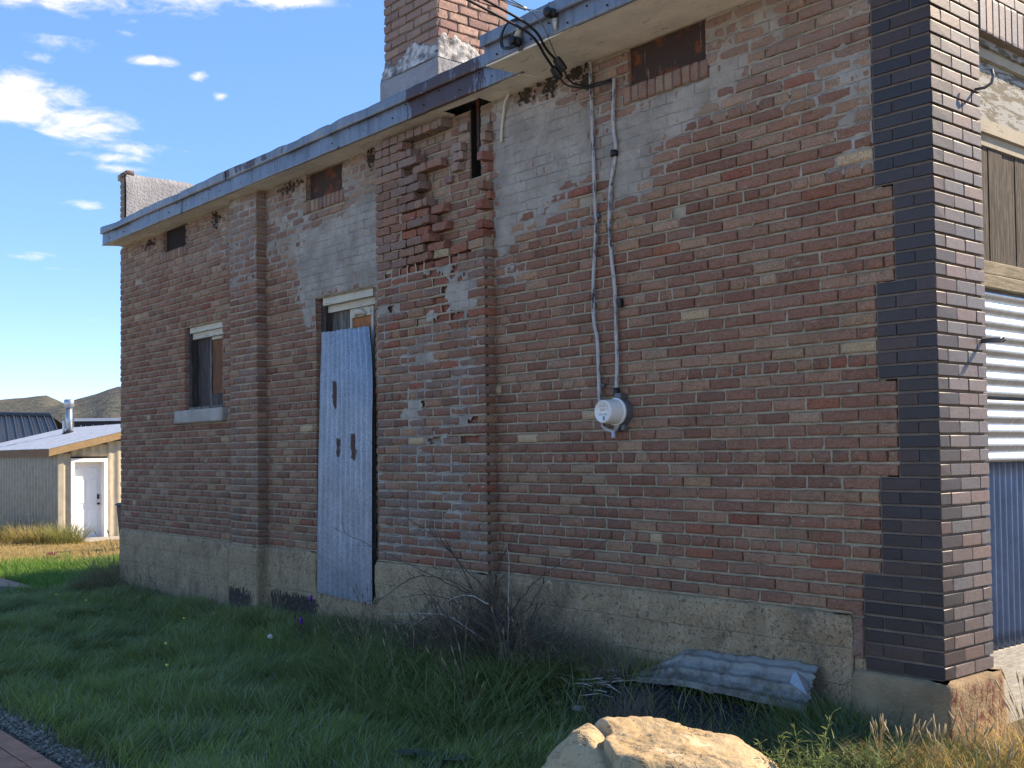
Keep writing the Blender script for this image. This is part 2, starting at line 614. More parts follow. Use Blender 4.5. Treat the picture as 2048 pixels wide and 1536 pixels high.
M_SCRAP = galv('scrap_sheet', (.25, .25, .235), .08, .55, .35, scrap_dirt)


def rusty_fn(k, p, c, h, b):
    n = k.noise(p, 7, 6, .7)
    c = k.mix(k.ramp(n, .48, .62), c, (.17, .055, .022))
    c = k.mix(k.ramp(n, .58, .5), c, (.05, .032, .028))
    st = k.noise(k.vmul(p, (40, 40, 5)), 1, 3, .6)
    c = k.mix(k.m('MULTIPLY', k.ramp(st, .62, .74), .5), c, (.32, .27, .22))
    return c, h


M_RUST = mat('rusty_plate', (.06, .038, .034), .85, .3, 6, .4, 70, .003, fn=rusty_fn)
M_BLACK = mat('black_rubber', (.012, .012, .013), .5, .2, 8, .15, 80, .002, spec=.4)
M_BLACKVOID = mat('dark_board', (.02, .017, .016), .9, .2, 8, .2, 60)
M_MUD = mat('mud', (.07, .054, .038), .95, .5, 20, .8, 90, .012, col2=(.035, .027, .02))


def cable_fn(k, p, c, h, b):
    n = k.noise(k.vmul(p, (9, 9, 1.6)), 3, 7, .8)
    c = k.mix(k.ramp(n, .53, .57), c, (.035, .037, .042))
    return c, h


M_CABLE = mat('flaking_cable', (.46, .45, .43), .8, .25, 20, .5, 120, .003, fn=cable_fn)
M_METER_W = mat('meter_plastic', (.78, .77, .72), .3, .05, 3, .0, spec=.5)
M_METER_G = mat('meter_socket_grey', (.16, .17, .18), .55, .3, 10, .3, 80, .002, metal=.4)
M_LCD = mat('meter_display', (.50, .50, .42), .3, .1, 4, 0)
M_INK = mat('grey_print', (.40, .40, .38), .6, .1, 4, 0)
M_STUCCO = mat('roof_membrane', (.33, .34, .36), .95, .25, 4, .9, 30, .03, col2=(.25, .255, .27))
M_FLASH = mat('flashing_tar', (.62, .62, .61), .9, .6, 14, .9, 34, .02, col2=(.05, .052, .06))
M_HOUSEWHITE = mat('white_door_paint', (.80, .81, .82), .45, .05, 3, .05, 50)
M_TAN = galv('tan_siding', (.46, .41, .32), .05, .5, .1)
M_GREYSIDE = galv('grey_siding', (.21, .21, .19), .08, .35, .7)
M_ROOFSHED = galv('pale_roof_metal', (.46, .52, .60), .1, .42, .3)
M_ROOFDARK = galv('charcoal_roof', (.045, .05, .06), .05, .45, .2)
M_PURPLE = mat('purple_plastic', (.18, .03, .34), .45, .1, 5, 0)
M_RED = mat('red_plastic', (.50, .03, .05), .4, .1, 5, 0)
M_BINGREY = mat('bin_plastic', (.018, .019, .022), .5, .2, 8, .1, 60)
M_HILL = None


def leafmat(name, src='attr', attr='gcol', col=None, trans=.48):
    m = bpy.data.materials.new(name)
    m.use_nodes = True
    nt = m.node_tree
    k = NT(nt)
    nt.nodes.clear()
    out = k.n('ShaderNodeOutputMaterial')
    c = tint(k, src, attr) if col is None else None
    if col is not None:
        n = k.noise(k.pos(), 14, 3, .6)
        c = k.mix(k.ramp(n, .35, .7), col, tuple(v * .6 for v in col))
    pb = k.n('ShaderNodeBsdfPrincipled')
    k.set(pb.inputs['Base Color'], c)
    pb.inputs['Roughness'].default_value = .55
    pb.inputs['Specular IOR Level'].default_value = .3
    tr = k.n('ShaderNodeBsdfTranslucent')
    k.set(tr.inputs[0], c)
    mx = k.n('ShaderNodeMixShader')
    mx.inputs[0].default_value = trans
    nt.links.new(pb.outputs[0], mx.inputs[1])
    nt.links.new(tr.outputs[0], mx.inputs[2])
    nt.links.new(mx.outputs[0], out.inputs[0])
    return m


M_GRASS = leafmat('grass_blades')
M_TWIG = mat('dead_twig', (.10, .075, .062), .9, .3, 20, .3, 90)
M_TWIGP = mat('bleached_twig', (.45, .40, .34), .9, .3, 20, .3, 90)

# ------------------------------------------------------------------ ground
GXW = np.array([-14, -10.8, -8, -6, -4.5, -3, -1.8, -.6, .4, 1.5])
GZW = np.array([-.52, -.52, -.47, -.40, -.34, -.29, -.235, -.285, -.40, -.44])


def sst(a, b, x):
    t = np.clip((x - a) / (b - a), 0, 1)
    return t * t * (3 - 2 * t)


def gz(x, y):
    x = np.asarray(x, float)
    y = np.asarray(y, float)
    wz = np.interp(x, GXW, GZW)
    near = -.48 + (wz + .48) * (1 - sst(.1, 1.1, -y)) * (1 - sst(.6, 2.0, x))
    far = -.05 * sst(-11, -14, x) - .42 * sst(-13, -27, x) - .5 * sst(-27, -70, x) - 2.5 * sst(-70, -400, x)
    near = near - .07 * sst(3.12, 3.22, -y) * (1 - sst(6.0, 6.6, -y)) * sst(-9.6, -9.0, x) * (1 - sst(1.2, 1.8, x))
    return near + far + .018 * vnoise(x * 1.3, y * 1.3, 3) + .01 * vnoise(x * 4, y * 4, 5)


def ground_fn(k, p, c, h, b):
    x, y, z = k.sep(p)
    far = k.ramp(k.m('ADD', x, k.m('MULTIPLY', k.noise(p, .9, 3, .6), 3)), -13.0, -15.5)
    c = k.mix(far, c, k.mix(k.ramp(k.noise(p, 6, 5, .7), .35, .65), (.40, .30, .14), (.24, .18, .09)))
    # coal dust and cinders by the scrap sheet
    d = k.m('MULTIPLY', k.ramp(k.m('ABSOLUTE', k.m('ADD', x, 1.7)), 1.5, .5), k.ramp(y, -1.5, -.7))
    c = k.mix(k.m('MULTIPLY', d, k.ramp(k.noise(p, 5, 4, .6), .3, .5)), c, (.03, .028, .028))
    # unseen pale gravel beyond path and street front, added to bounce light on walls
    bounce_ground = k.m('MAXIMUM', k.ramp(y, -6.0, -6.5), k.ramp(x, 1.6, 2.2))
    c = k.mix(bounce_ground, c, k.mix(k.ramp(k.noise(p, 20, 4, .7), .4, .6), (.46, .42, .36), (.34, .31, .27)))
    return c, h


M_GROUND = mat('soil', (.13, .10, .07), .97, .45, 4, .9, 45, .02, fn=ground_fn, col2=(.07, .055, .04))
gx = np.unique(np.concatenate([np.linspace(-4000, -120, 14), np.linspace(-120, -30, 28), np.linspace(-30, -12, 70), np.linspace(-12, 3, 190), np.linspace(3, 60, 20), np.linspace(60, 4000, 10)]))
gy = np.unique(np.concatenate([np.linspace(-4000, -60, 10), np.linspace(-60, -6, 14), np.linspace(-6, 1, 110), np.linspace(1, 14, 36), np.linspace(14, 80, 20), np.linspace(80, 4000, 12)]))
GX, GY = np.meshgrid(gx, gy)
GV = np.stack([GX, GY, gz(GX, GY)], -1).reshape(-1, 3)
nx, ny = len(gx), len(gy)
ii = (np.arange(ny - 1)[:, None] * nx + np.arange(nx - 1)[None, :]).ravel()
o = np_mesh('ground', GV, np.stack([ii, ii + 1, ii + nx + 1, ii + nx], -1), None, M_GROUND, smooth=True)
o['kind'] = 'structure'

# ------------------------------------------------------------------ brick tools
CH = 0.0715          # course height
BP = 0.2205          # stretcher pitch


def unit_brick(seed, L, H, D=.1, bev=.004, rough=1.0):
    """26-50 triangle brick with worn edges, unit box in x and z, front at y=0, back at y=1"""
    r = random.Random(seed)
    P = [(-.5, -.5), (-.17, -.5), (.17, -.5), (.5, -.5), (.5, 0), (.5, .5), (.17, .5), (-.17, .5), (-.5, .5), (-.5, 0)]
    bx, bz = bev / L, bev / H
    sh, fr, bk = [], [], []
    for (px, pz) in P:
        cx = r.uniform(0, 1) ** 2 * .012 * rough / L * (-1 if px > 0 else 1) if abs(px) == .5 else 0
        cz = r.uniform(0, 1) ** 2 * .006 * rough / H * (-1 if pz > 0 else 1) if abs(pz) == .5 else 0
        corner = abs(px) == .5 and abs(pz) == .5
        kx = (1.7 if corner else 1) * (1 + r.uniform(-.2, .9) * rough)
        sh.append((px + cx * .5, (bev * (1 + r.uniform(0, 1) * rough)) / D, pz + cz * .5))
        ix = px + cx - (bx * kx if px == .5 else (-bx * kx if px == -.5 else 0))
        iz = pz + cz - (bz * kx if pz == .5 else (-bz * kx if pz == -.5 else 0))
        fr.append((ix, r.uniform(-.001, .0015) * rough / D, iz))
        bk.append((px, 1, pz))
    V = bk + sh + fr + [(0, r.uniform(-.0015, .001) / D, 0)]
    q = []
    for i in range(10):
        j = (i + 1) % 10
        q.append((i, j, 10 + j, 10 + i))
        q.append((10 + i, 10 + j, 20 + j, 20 + i))
    t = [(20 + i, 20 + (i + 1) % 10, 30) for i in range(10)]
    return np.array(V), np.array(q), np.array(t)


VAR = {'s': [unit_brick(100 + i, BP - .009, CH - .015) for i in range(10)],
       'h': [unit_brick(200 + i, .1, CH - .015) for i in range(10)]}
VMESH = {}


def shared_mesh(key, V, q, t, m):
    if key not in VMESH:
        me = bpy.data.meshes.new('brick')
        me.from_pydata([tuple(v) for v in V], [], [tuple(f) for f in q] + [tuple(f) for f in t])
        me.update()
        me.materials.append(m)
        VMESH[key] = me
    return VMESH[key]


PAL = [((.240, .132, .094), 32), ((.258, .146, .104), 30), ((.218, .112, .080), 11), ((.285, .175, .120), 18), ((.205, .116, .086), 8),
       ((.250, .152, .112), 8), ((.305, .202, .134), 7), ((.245, .160, .108), 2), ((.43, .34, .22), .8)]
PALW = [w for _, w in PAL]


def brick_col(r, tan=0.0, red=0.0, grey=0.0):
    c = r.choices(PAL, PALW)[0][0]
    if r.random() < tan:
        c = r.choice([(.30, .205, .145), (.33, .235, .165), (.275, .18, .125)])
    if r.random() < red:
        c = r.choice([(.27, .115, .075), (.25, .10, .07)])
    if r.random() < grey:
        c = r.choice([(.235, .165, .135), (.215, .145, .118)])
    f = r.uniform(.90, 1.12)
    c = (c[0] * 1.03, c[1] * .93, c[2] * .88)
    return tuple(v * f * r.uniform(.98, 1.02) for v in c)


def project(P):
    d = Vector(P) - CAM
    z = d.dot(fw)
    return 1024 + 2215.7 * d.dot(r2) / z, 844.3 - 2215.7 * d.dot(u2) / z, z


def fill(x0, x1, header, off, r):
    """brick intervals covering x0..x1 on a bond grid"""
    p = .1103 if header else BP
    out = []
    n = math.floor((x0 - off) / p)
    a = x0
    while a < x1 - .012:
        n += 1
        b = min(off + n * p, x1)
        if b - a < .035 and b < x1:
            continue
        if x1 - b < .03:
            b = x1
        out.append((a, b))
        a = b
    return out


def minus(iv, holes):
    for (h0, h1) in holes:
        nv = []
        for (a, b) in iv:
            if h1 <= a or h0 >= b:
                nv.append((a, b))
            else:
                if h0 - a > .02:
                    nv.append((a, h0))
                if b - h1 > .02:
                    nv.append((h1, b))
        iv = nv
    return iv


DOOR = (-5.99, -5.03, -.10, 36 * CH)
WIN = (-8.81, -7.90, 1.655, 36 * CH)
VENTS = [(-9.39, -8.79), (-6.15, -5.53), (-2.065, -1.44)]
VZ0, VZ1 = 3.485, 3.74
HOLE = (-3.71, -3.595, 45 * CH, 3.74)
WX0, WX1 = -10.70, 0.0
BX0, BX1 = -4.85, -3.43       # chimney breast
P1X0, P1X1 = -7.52, -6.93     # pilaster
PROJ = .10
TOPZ = 3.74


def dark_edge(k):
    if k <= 6:
        return -.4445
    if k <= 13 or 21 <= k <= 27 or k >= 35:
        return -.335
    return -.2245


building = thing('brick_building', 'old red brick building with dark brick corner, boarded door and crumbling chimney breast', 'building', (-5.35, 4.5, -.48))
B = building

side_wall_mb = MB()


def slab(mb, x0, x1, y0, y1, z0, z1, holes):
    xs = sorted({x0, x1} | {min(max(h[i], x0), x1) for h in holes for i in (0, 1)})
    for a, b in zip(xs, xs[1:]):
        if b - a < 1e-6:
            continue
        blocks = sorted((max(h[2], z0), min(h[3], z1)) for h in holes if h[0] < b - 1e-6 and h[1] > a + 1e-6)
        z = z0
        for (c, d) in blocks:
            if c > z + 1e-6:
                mb.box(a, b, y0, y1, z, c)
            z = max(z, d)
        if z < z1 - 1e-6:
            mb.box(a, b, y0, y1, z, z1)


e = .012
holes = [(DOOR[0] - e, DOOR[1] + e, DOOR[2], DOOR[3] + .002), (WIN[0] - e, WIN[1] + e, WIN[2] - .12, WIN[3] + .002), HOLE] + \
        [(a - e, b + e, VZ0 - .004, 3.735) for a, b in VENTS]
slab(side_wall_mb, WX0 + e, -.30, .019, .26, .25, TOPZ, holes)
side_wall = side_wall_mb.build('side_wall', M_MORTAR, B)

breast_mb = MB()
breast_mb.box(BX0 + e, BX1 - e, -PROJ + .045, .02, .25, 36.6 * CH)
breast_mb.box(BX0 + e, -4.50, -PROJ + .022, .02, 36.6 * CH, 50.4 * CH)
breast_mb.box(-3.60, BX1 - e, -PROJ + .02, .02, 36.6 * CH, 38.5 * CH)
breast = breast_mb.build('chimney_breast', M_MORTAR, B)
pil_mb = MB()
pil_mb.box(P1X0 + e, P1X1 - e, -PROJ + .011, .02, .25, TOPZ)
pilaster = pil_mb.build('pilaster', M_MORTAR, B)

BR = []   # every red brick: x0,x1,z0,z1,y,depth,col,part,shape


def put(x0, x1, z0, z1, y, part, col, depth=.1, hd=None, jz=1):
    j = .0045
    a, b = x0 + j + R.uniform(-.0015, .002), x1 - j - R.uniform(-.0015, .002)
    zc = R.uniform(-.0015, .0015) * jz
    BR.append(dict(x=(a + b) / 2, z=(z0 + z1) / 2 + zc, L=b - a, H=z1 - z0 - .0145 + R.uniform(-.002, .002), y=y + R.uniform(-.003, .003),
                   D=depth, col=col, part=part, sh='h' if (b - a) < .14 else 's'))


HEAD = {8, 15, 22, 29, 36, 43, 50}
for k in range(4, 52):
    z0, z1 = k * CH, (k + 1) * CH
    zc = (z0 + z1) / 2
    hd = k in HEAD
    off = (-.339 if (k % 2) else -.339 - BP / 2) if not hd else -.402
    segs = [(WX0 + (.0 if k % 2 else .006), P1X0 + .03), (P1X1 - .03, BX0 + .03), (BX1 - .04, dark_edge(k) - .004)]
    if k >= 36:
        segs.append((-4.50, BX1 - .04))
    hs = [(h[0], h[1]) for h in (DOOR, WIN, HOLE) if h[2] < zc < h[3]]
    if k in (21, 22):
        hs.append((-8.99, -7.80))      # window sill stone
    for (a, b) in VENTS:
        if zc > VZ0 - .02:
            hs.append((a, b))
        elif zc > VZ0 - .125:
            hs.append((a - .05, b + .03))   # rowlock course below
    for s0, s1 in segs:
        for (a, b) in minus([(s0, s1)], hs):
            for (p, q) in fill(a, b, hd, off, R):
                if R.random() < .004 and p < -1.5:
                    continue
                up_ = max(0, (k - 34) / 16)
                inner = BX0 < p < BX1 - .05
                c = brick_col(R, tan=.10 + .25 * up_ + (.45 if inner else 0), red=.02)
                put(p, q, z0, z1, (0.004 if inner else 0.0), side_wall, c)
    # pilaster
    po = P1X0 if k % 2 else P1X0 + BP / 2
    for (p, q) in fill(P1X0, P1X1, hd, po, R):
        put(p, q, z0, z1, -PROJ, pilaster, brick_col(R, grey=.35), .11)
# rowlock bricks under the three vents
for (a, b) in VENTS:
    n = 9 if a < -7 else 9
    a0, b0 = a - .05, b + .03
    n = int((b0 - a0) / .069)
    for i in range(n):
        p = a0 + (b0 - a0) * i / n
        q = a0 + (b0 - a0) * (i + 1) / n
        put(p, q, VZ0 - .118, VZ0 + .006, -.006, side_wall, brick_col(R, tan=.2), .1)
# parapet end at the back corner
for k in range(53, 64):
    if k % 2:
        put(WX0, WX0 + .215, k * CH + .1, (k + 1) * CH + .1, 0, side_wall, brick_col(R, tan=.3), .1)
    else:
        put(WX0, WX0 + .105, k * CH + .1, (k + 1) * CH + .1, 0, side_wall, brick_col(R, tan=.3), .1)
        put(WX0 + .105, WX0 + .215, k * CH + .1, (k + 1) * CH + .1, 0, side_wall, brick_col(R, tan=.3), .1)

# ---- chimney breast: sound below, torn open above
LEFT = {51: -3.92, 50: -4.43, 49: -4.34, 48: -4.24, 47: -4.46, 46: -4.24, 45: -4.19, 44: -4.29, 43: -4.13, 42: -4.16, 41: -4.07, 40: -4.14, 39: -4.06, 38: -4.18, 37: -4.09}
RIGHT = {49: (-3.50, .05), 48: (-3.49, .02), 46: (-3.50, .0), 45: (-3.47, .05), 43: (-3.51, .0), 42: (-3.48, .06), 41: (-3.53, .0), 39: (-3.52, .0), 38: (-3.63, .0), 37: (-3.84, 0)}
LOOSE = []
for k in range(4, 52):
    z0, z1 = k * CH, (k + 1) * CH
    hd = k in HEAD or k == 51
    if k <= 36:
        po = BX0 if k % 2 else BX0 + BP / 2
        proud = {36: -4.57, 35: -4.20, 34: -4.20, 33: -4.10, 32: -4.21, 31: -4.31, 30: -4.41, 29: -4.45, 28: -4.5, 27: -4.15}.get(k, None)
        for (p, q) in fill(BX0, BX1, hd, po, R):
            y = -PROJ
            c = brick_col(R, grey=.3, red=.1)
            if proud and p > proud and p < -3.85 + .12 * (36 - k) * .3 and k > 29:
                y = -PROJ + R.choice([.012, .022, .03])
                c = brick_col(R, red=.75, tan=.2)
            elif k > 9 and R.random() < .05 and p < -3.6:
                y = -PROJ + .035
                c = brick_col(R, red=1)
            if q > BX1 - .01:
                y = -PROJ
            if R.random() < .022 and 10 < k < 34 and q < BX1 - .1:
                continue
            put(p, q, z0, z1, y, breast, c, .11)
    else:
        XL = LEFT[k]
        po = BX0 if k % 2 else BX0 + BP / 2
        segs = fill(BX0, XL, hd, po, R)
        for n_, (p, q) in enumerate(segs):
            last = n_ == len(segs) - 1
            if k == 46 and -4.58 < (p + q) / 2 < -4.42:
                continue
            if k == 38 and p > -4.40 and not last and R.random() < .6:
                continue
            y = -PROJ
            red = k in (42, 40) and p > -4.6
            if red:
                y += .025
            c = brick_col(R, red=.9 if red else .1, grey=.55 if not red else 0)
            LOOSE.append((p, q, z0, z1, y + R.uniform(-.004, .004) - (.012 if last and R.random() < .5 else 0), c, last))
        if k in RIGHT:
            xr, dy = RIGHT[k]
            for (p, q) in fill(xr, BX1, False, xr, R):
                LOOSE.append((p, q, z0, z1, -PROJ + dy, brick_col(R, red=.6, tan=.3), True))
LOOSE += [(-4.36, -4.15, 47 * CH, 48 * CH, -.075, (.30, .14, .09), True), (-4.15, -3.97, 47 * CH, 48 * CH, -.082, (.30, .13, .085), True),
          (-4.13, -3.955, 42 * CH, 43 * CH, -.06, (.29, .12, .08), True), (-4.10, -3.92, 40 * CH, 41 * CH, -.07, (.27, .11, .075), True),
          (-4.16, -3.95, 38 * CH, 39 * CH, -.07, (.28, .125, .085), True), (-4.07, -3.86, 37 * CH, 38 * CH, -.085, (.36, .27, .16), True),
          (-3.80, -3.70, 50 * CH, 51 * CH, -.03, (.30, .22, .18), True), (-3.86, -3.74, 48 * CH, 49 * CH, -.055, (.33, .22, .18), True),
          (-3.86, -3.74, 47 * CH, 48 * CH, -.05, (.33, .22, .18), True), (-3.89, -3.77, 46 * CH, 47 * CH, -.05, (.32, .21, .17), True),
          (-3.55, -3.45, 50 * CH, 51 * CH, -.02, (.30, .27, .22), True), (-3.58, -3.46, 47 * CH, 48 * CH, -.015, (.28, .2, .17), True),
          (-4.0, -3.9, 45.1 * CH, 46 * CH, -.03, (.22, .13, .11), True)]


def box_brick_mesh(seed, L, W_, H, bev=.004, rough=1.0):
    """whole brick, all faces, worn"""
    r = random.Random(seed)
    bm = bmesh.new()
    bmesh.ops.create_cube(bm, size=1)
    for v in bm.verts:
        v.co = Vector((v.co.x * L, v.co.y * W_, v.co.z * H))
    bmesh.ops.bevel(bm, geom=bm.edges[:], offset=bev, segments=1, affect='EDGES')
    for v in bm.verts:
        a = .0022 * rough
        v.co += Vector((r.uniform(-a, a) * 1.6, r.uniform(-a, a), r.uniform(-a, a)))
        v.co = Vector((v.co.x / L, v.co.y / W_, v.co.z / H))
    me = bpy.data.meshes.new('brick')
    bm.to_mesh(me)
    bm.free()
    return me


def rough_brick_mesh(seed):
    bm = bmesh.new()
    bmesh.ops.create_cube(bm, size=1)
    bmesh.ops.subdivide_edges(bm, edges=bm.edges[:], cuts=3, use_grid_fill=True)
    for v in bm.verts:
        q = Vector((v.co.x * .21, v.co.y * .1, v.co.z * .057))
        d = Vector((max(0, abs(q.x) - .097) * (1 if q.x > 0 else -1), max(0, abs(q.y) - .042) * (1 if q.y > 0 else -1), max(0, abs(q.z) - .021) * (1 if q.z > 0 else -1)))
        if d.length > .0085:
            q -= d * (1 - .0085 / d.length) * .8
        s_ = Vector((seed * 3.3, seed * 1.7, 0))
        q += Vector((mnoise.noise(q * 26 + s_), mnoise.noise(q * 26 + s_ + Vector((9, 0, 0))), mnoise.noise(q * 26 + s_ + Vector((0, 9, 0))))) * .0075
        if q.x > .05:
            q.x -= .022 * max(0, mnoise.noise(Vector((q.y * 22, q.z * 22, seed * 2.1))) + .3)
        v.co = Vector((q.x / .21, q.y / .1, q.z / .057))
    me = bpy.data.meshes.new('brick')
    bm.to_mesh(me)
    bm.free()
    me.materials.append(M_BRICK_O)
    return me


ROUGH = [rough_brick_mesh(i) for i in range(10)]
WHOLE = [box_brick_mesh(300 + i, .21, .1, .057, .006, 2.2) for i in range(8)]
for me in WHOLE:
    me.materials.append(M_BRICK_O)
for (p, q, z0, z1, y, c, rough) in LOOSE:
    o = bpy.data.objects.new('broken_brick', R.choice(ROUGH))
    link(o, breast)
    o.location = ((p + q) / 2, y + .052, (z0 + z1) / 2 + R.uniform(-.002, .002))
    o.scale = (q - p - .008, .104, z1 - z0 - .011)
    o.rotation_euler = (R.uniform(-.03, .03), R.uniform(-.05, .05) if rough else R.uniform(-.015, .015), R.uniform(-.14, .14) if rough else R.uniform(-.03, .03))
    o.color = (*c, 1)

# ---- the 300 bricks that show largest are objects, the rest one mesh per wall part
for b in BR:
    px, pz_, d = project((b['x'], b['y'], b['z']))
    b['vis'] = (b['L'] * b['H']) / d ** 2 if (-10 < px < 2058 and -10 < pz_ < 1546) else 0
BR.sort(key=lambda b: -b['vis'])
for i, b in enumerate(BR[:300]):
    vi = R.randrange(10)
    V, q, t = VAR[b['sh']][vi]
    o = bpy.data.objects.new('brick', shared_mesh((b['sh'], vi), V, q, t, M_BRICK_O))
    link(o, b['part'])
    o.location = (b['x'], b['y'], b['z'])
    o.scale = (b['L'], b['D'], b['H'])
    o.rotation_euler = (R.uniform(-.02, .02), R.uniform(-.006, .006), R.uniform(-.008, .008))
    o.color = (*b['col'], 1)


def mass(bricks, name, parent, m):
    Vs, Qs, Ts, CQ, CT = [], [], [], [], []
    base = 0
    for b in bricks:
        V, q, t = VAR[b['sh']][R.randrange(10)]
        v = V * np.array([b['L'], b['D'], b['H']])
        tl = R.uniform(-.012, .012)
        v[:, 2] += v[:, 0] * R.uniform(-.008, .008)
        v[:, 1] += v[:, 2] * tl
        Vs.append(v + np.array([b['x'], b['y'], b['z']]))
        Qs.append(q + base)
        Ts.append(t + base)
        CQ.append(np.tile(b['col'], (len(q), 1)))
        CT.append(np.tile(b['col'], (len(t), 1)))
        base += len(V)
    np_mesh(name, np.concatenate(Vs), np.concatenate(Qs), np.concatenate(Ts), m, parent, kind='stuff', fcol=np.concatenate(CQ + CT))


for part in (side_wall, breast, pilaster):
    mass([b for b in BR[300:] if b['part'] is part], 'brickwork', part, M_BRICK_A)

# ---- squeezed, weathered mortar in the bed joints
def mortar_beds(name, parent, strips, m, seed, dmin=.001, dmax=.017, hh=.0085, heads=()):
    V, Q = [], []
    base = 0
    for (x, z0, z1, y) in heads:
        d = [R.uniform(.004, .015) for _ in range(3)]
        w = .008
        V.append(np.array([(x - w, y + d[0], z0), (x + w, y + d[0] + .001, z0), (x + w, y + d[1], (z0 + z1) / 2), (x - w, y + d[1] + .001, (z0 + z1) / 2), (x - w, y + d[2], z1), (x + w, y + d[2] + .001, z1)]))
        Q.append(np.array([(0, 1, 2, 3), (3, 2, 5, 4)]) + base)
        base += 6
    for (x0, x1, z, y) in strips:
        n = max(2, int((x1 - x0) / .028))
        xs = np.linspace(x0, x1, n)
        d1 = np.clip(.0085 + .0065 * fbm(xs * 9, np.full(n, z * 40), 3, seed), dmin, dmax)
        d2 = np.clip(.0105 + .0075 * fbm(xs * 11 + 50, np.full(n, z * 40), 3, seed + 1), dmin, dmax)
        ja = .0022 * fbm(xs * 22, np.full(n, z * 31), 2, seed + 2)
        jb = .0022 * fbm(xs * 22 + 30, np.full(n, z * 31), 2, seed + 3)
        rows = [np.stack([xs, np.full(n, y + .020), z - hh - .001 + ja], -1), np.stack([xs, y + d1, z - hh * .62 + ja], -1),
                np.stack([xs, y + d2, z + hh * .62 + jb], -1), np.stack([xs, np.full(n, y + .020), z + hh + .001 + jb], -1)]
        V.append(np.concatenate(rows))
        i = np.arange(n - 1)
        for r_ in range(3):
            Q.append(np.stack([i, i + 1, i + 1 + n, i + n], -1) + base + r_ * n)
        base += 4 * n
    np_mesh(name, np.concatenate(V), np.concatenate(Q), None, m, parent, smooth=True, kind='stuff')


st = []
for k in range(4, 53):
    z = k * CH
    if z > 3.72:
        continue
    hs = [(h[0] - .01, h[1] + .01) for h in (DOOR, WIN, HOLE) if h[2] - .01 < z < h[3] + .0]
    if k in (22, 23):
        hs.append((-8.99, -7.80))
    for (a, b) in VENTS:
        if z > VZ0 - .115:
            hs.append((a - .06, b + .04))
    for s0, s1 in [(WX0 + .004, P1X0 + .02), (P1X1 - .02, BX0 + .02), (BX1 - .02, min(dark_edge(k), dark_edge(max(k - 1, 0))) + .0)] + ([(-4.5, BX1)] if k >= 37 else []):
        for (a, b) in minus([(s0, s1)], hs):
            st.append((a, b, z, 0.0))
hj = [(b['x'] + b['L'] / 2 + .0045, b['z'] - .036, b['z'] + .036, 0.0) for b in BR if b['part'] is side_wall and b['z'] < 3.45 and R.random() < (.35 if b['x'] > -1.6 and b['z'] > 1.9 else .72) and not any(abs(b['x'] + b['L'] / 2 - q) < .04 for q in (DOOR[0], WIN[0], HOLE[0], P1X0, BX0, BX1)) and not (b['x'] + b['L'] / 2 > -.46)]
mortar_beds('mortar', side_wall, st, M_MORTAR, 21, heads=hj)
st = [(BX0 + .004, BX1 - .003, k * CH, -PROJ) for k in range(4, 37)]
mortar_beds('mortar', breast, st, M_MORTAR, 31, hh=.0095, heads=[(b['x'] + b['L'] / 2 + .0045, b['z'] - .036, b['z'] + .036, -PROJ) for b in BR if b['part'] is breast and R.random() < .7 and b['x'] + b['L'] / 2 < (BX1 if breast is breast else P1X1) - .03])
st = [(P1X0 + .004, P1X1 - .003, k * CH, -PROJ) for k in range(4, 52)]
mortar_beds('mortar', pilaster, st, M_MORTAR, 41, heads=[(b['x'] + b['L'] / 2 + .0045, b['z'] - .036, b['z'] + .036, -PROJ) for b in BR if b['part'] is pilaster and R.random() < .7 and b['x'] + b['L'] / 2 < (BX1 if pilaster is breast else P1X1) - .03])

# ---- grey render washed over the upper wall, a height sheet that thins out into the brick
SOLID = [[(-6.56, 3.16), (-6.2, 3.2), (-5.6, 3.3), (-4.80, 3.42), (-4.80, 2.60), (-5.0, 2.56), (-5.95, 2.56), (-6.0, 2.33), (-6.14, 2.30), (-6.22, 2.36), (-6.30, 2.72), (-6.45, 2.98)],
         [(-3.45, 3.68), (-3.0, 3.66), (-2.62, 3.60), (-2.35, 3.42), (-2.33, 2.98), (-2.6, 2.92), (-2.85, 2.9), (-3.05, 2.78), (-3.3, 2.60), (-3.45, 2.56)],
         [(-2.36, 3.3), (-2.0, 3.38), (-1.55, 3.43), (-1.22, 3.48), (-1.12, 3.38), (-1.3, 3.2), (-1.6, 3.12), (-1.85, 2.98), (-1.93, 2.86), (-2.05, 2.75), (-2.20, 2.76), (-2.36, 2.95)]]
SMEAR = [[(-7.0, 3.8), (-4.8, 3.8), (-4.8, 3.3), (-6.5, 3.0), (-7.0, 2.9)], [(-8.3, 3.8), (-7.4, 3.8), (-7.4, 3.0), (-8.1, 3.05), (-8.25, 3.4)],
         [(-3.5, 3.8), (-.3, 3.8), (-.3, 2.55), (-.8, 2.9), (-1.3, 3.1), (-2.4, 2.8), (-3.2, 2.4), (-3.5, 2.35)]]


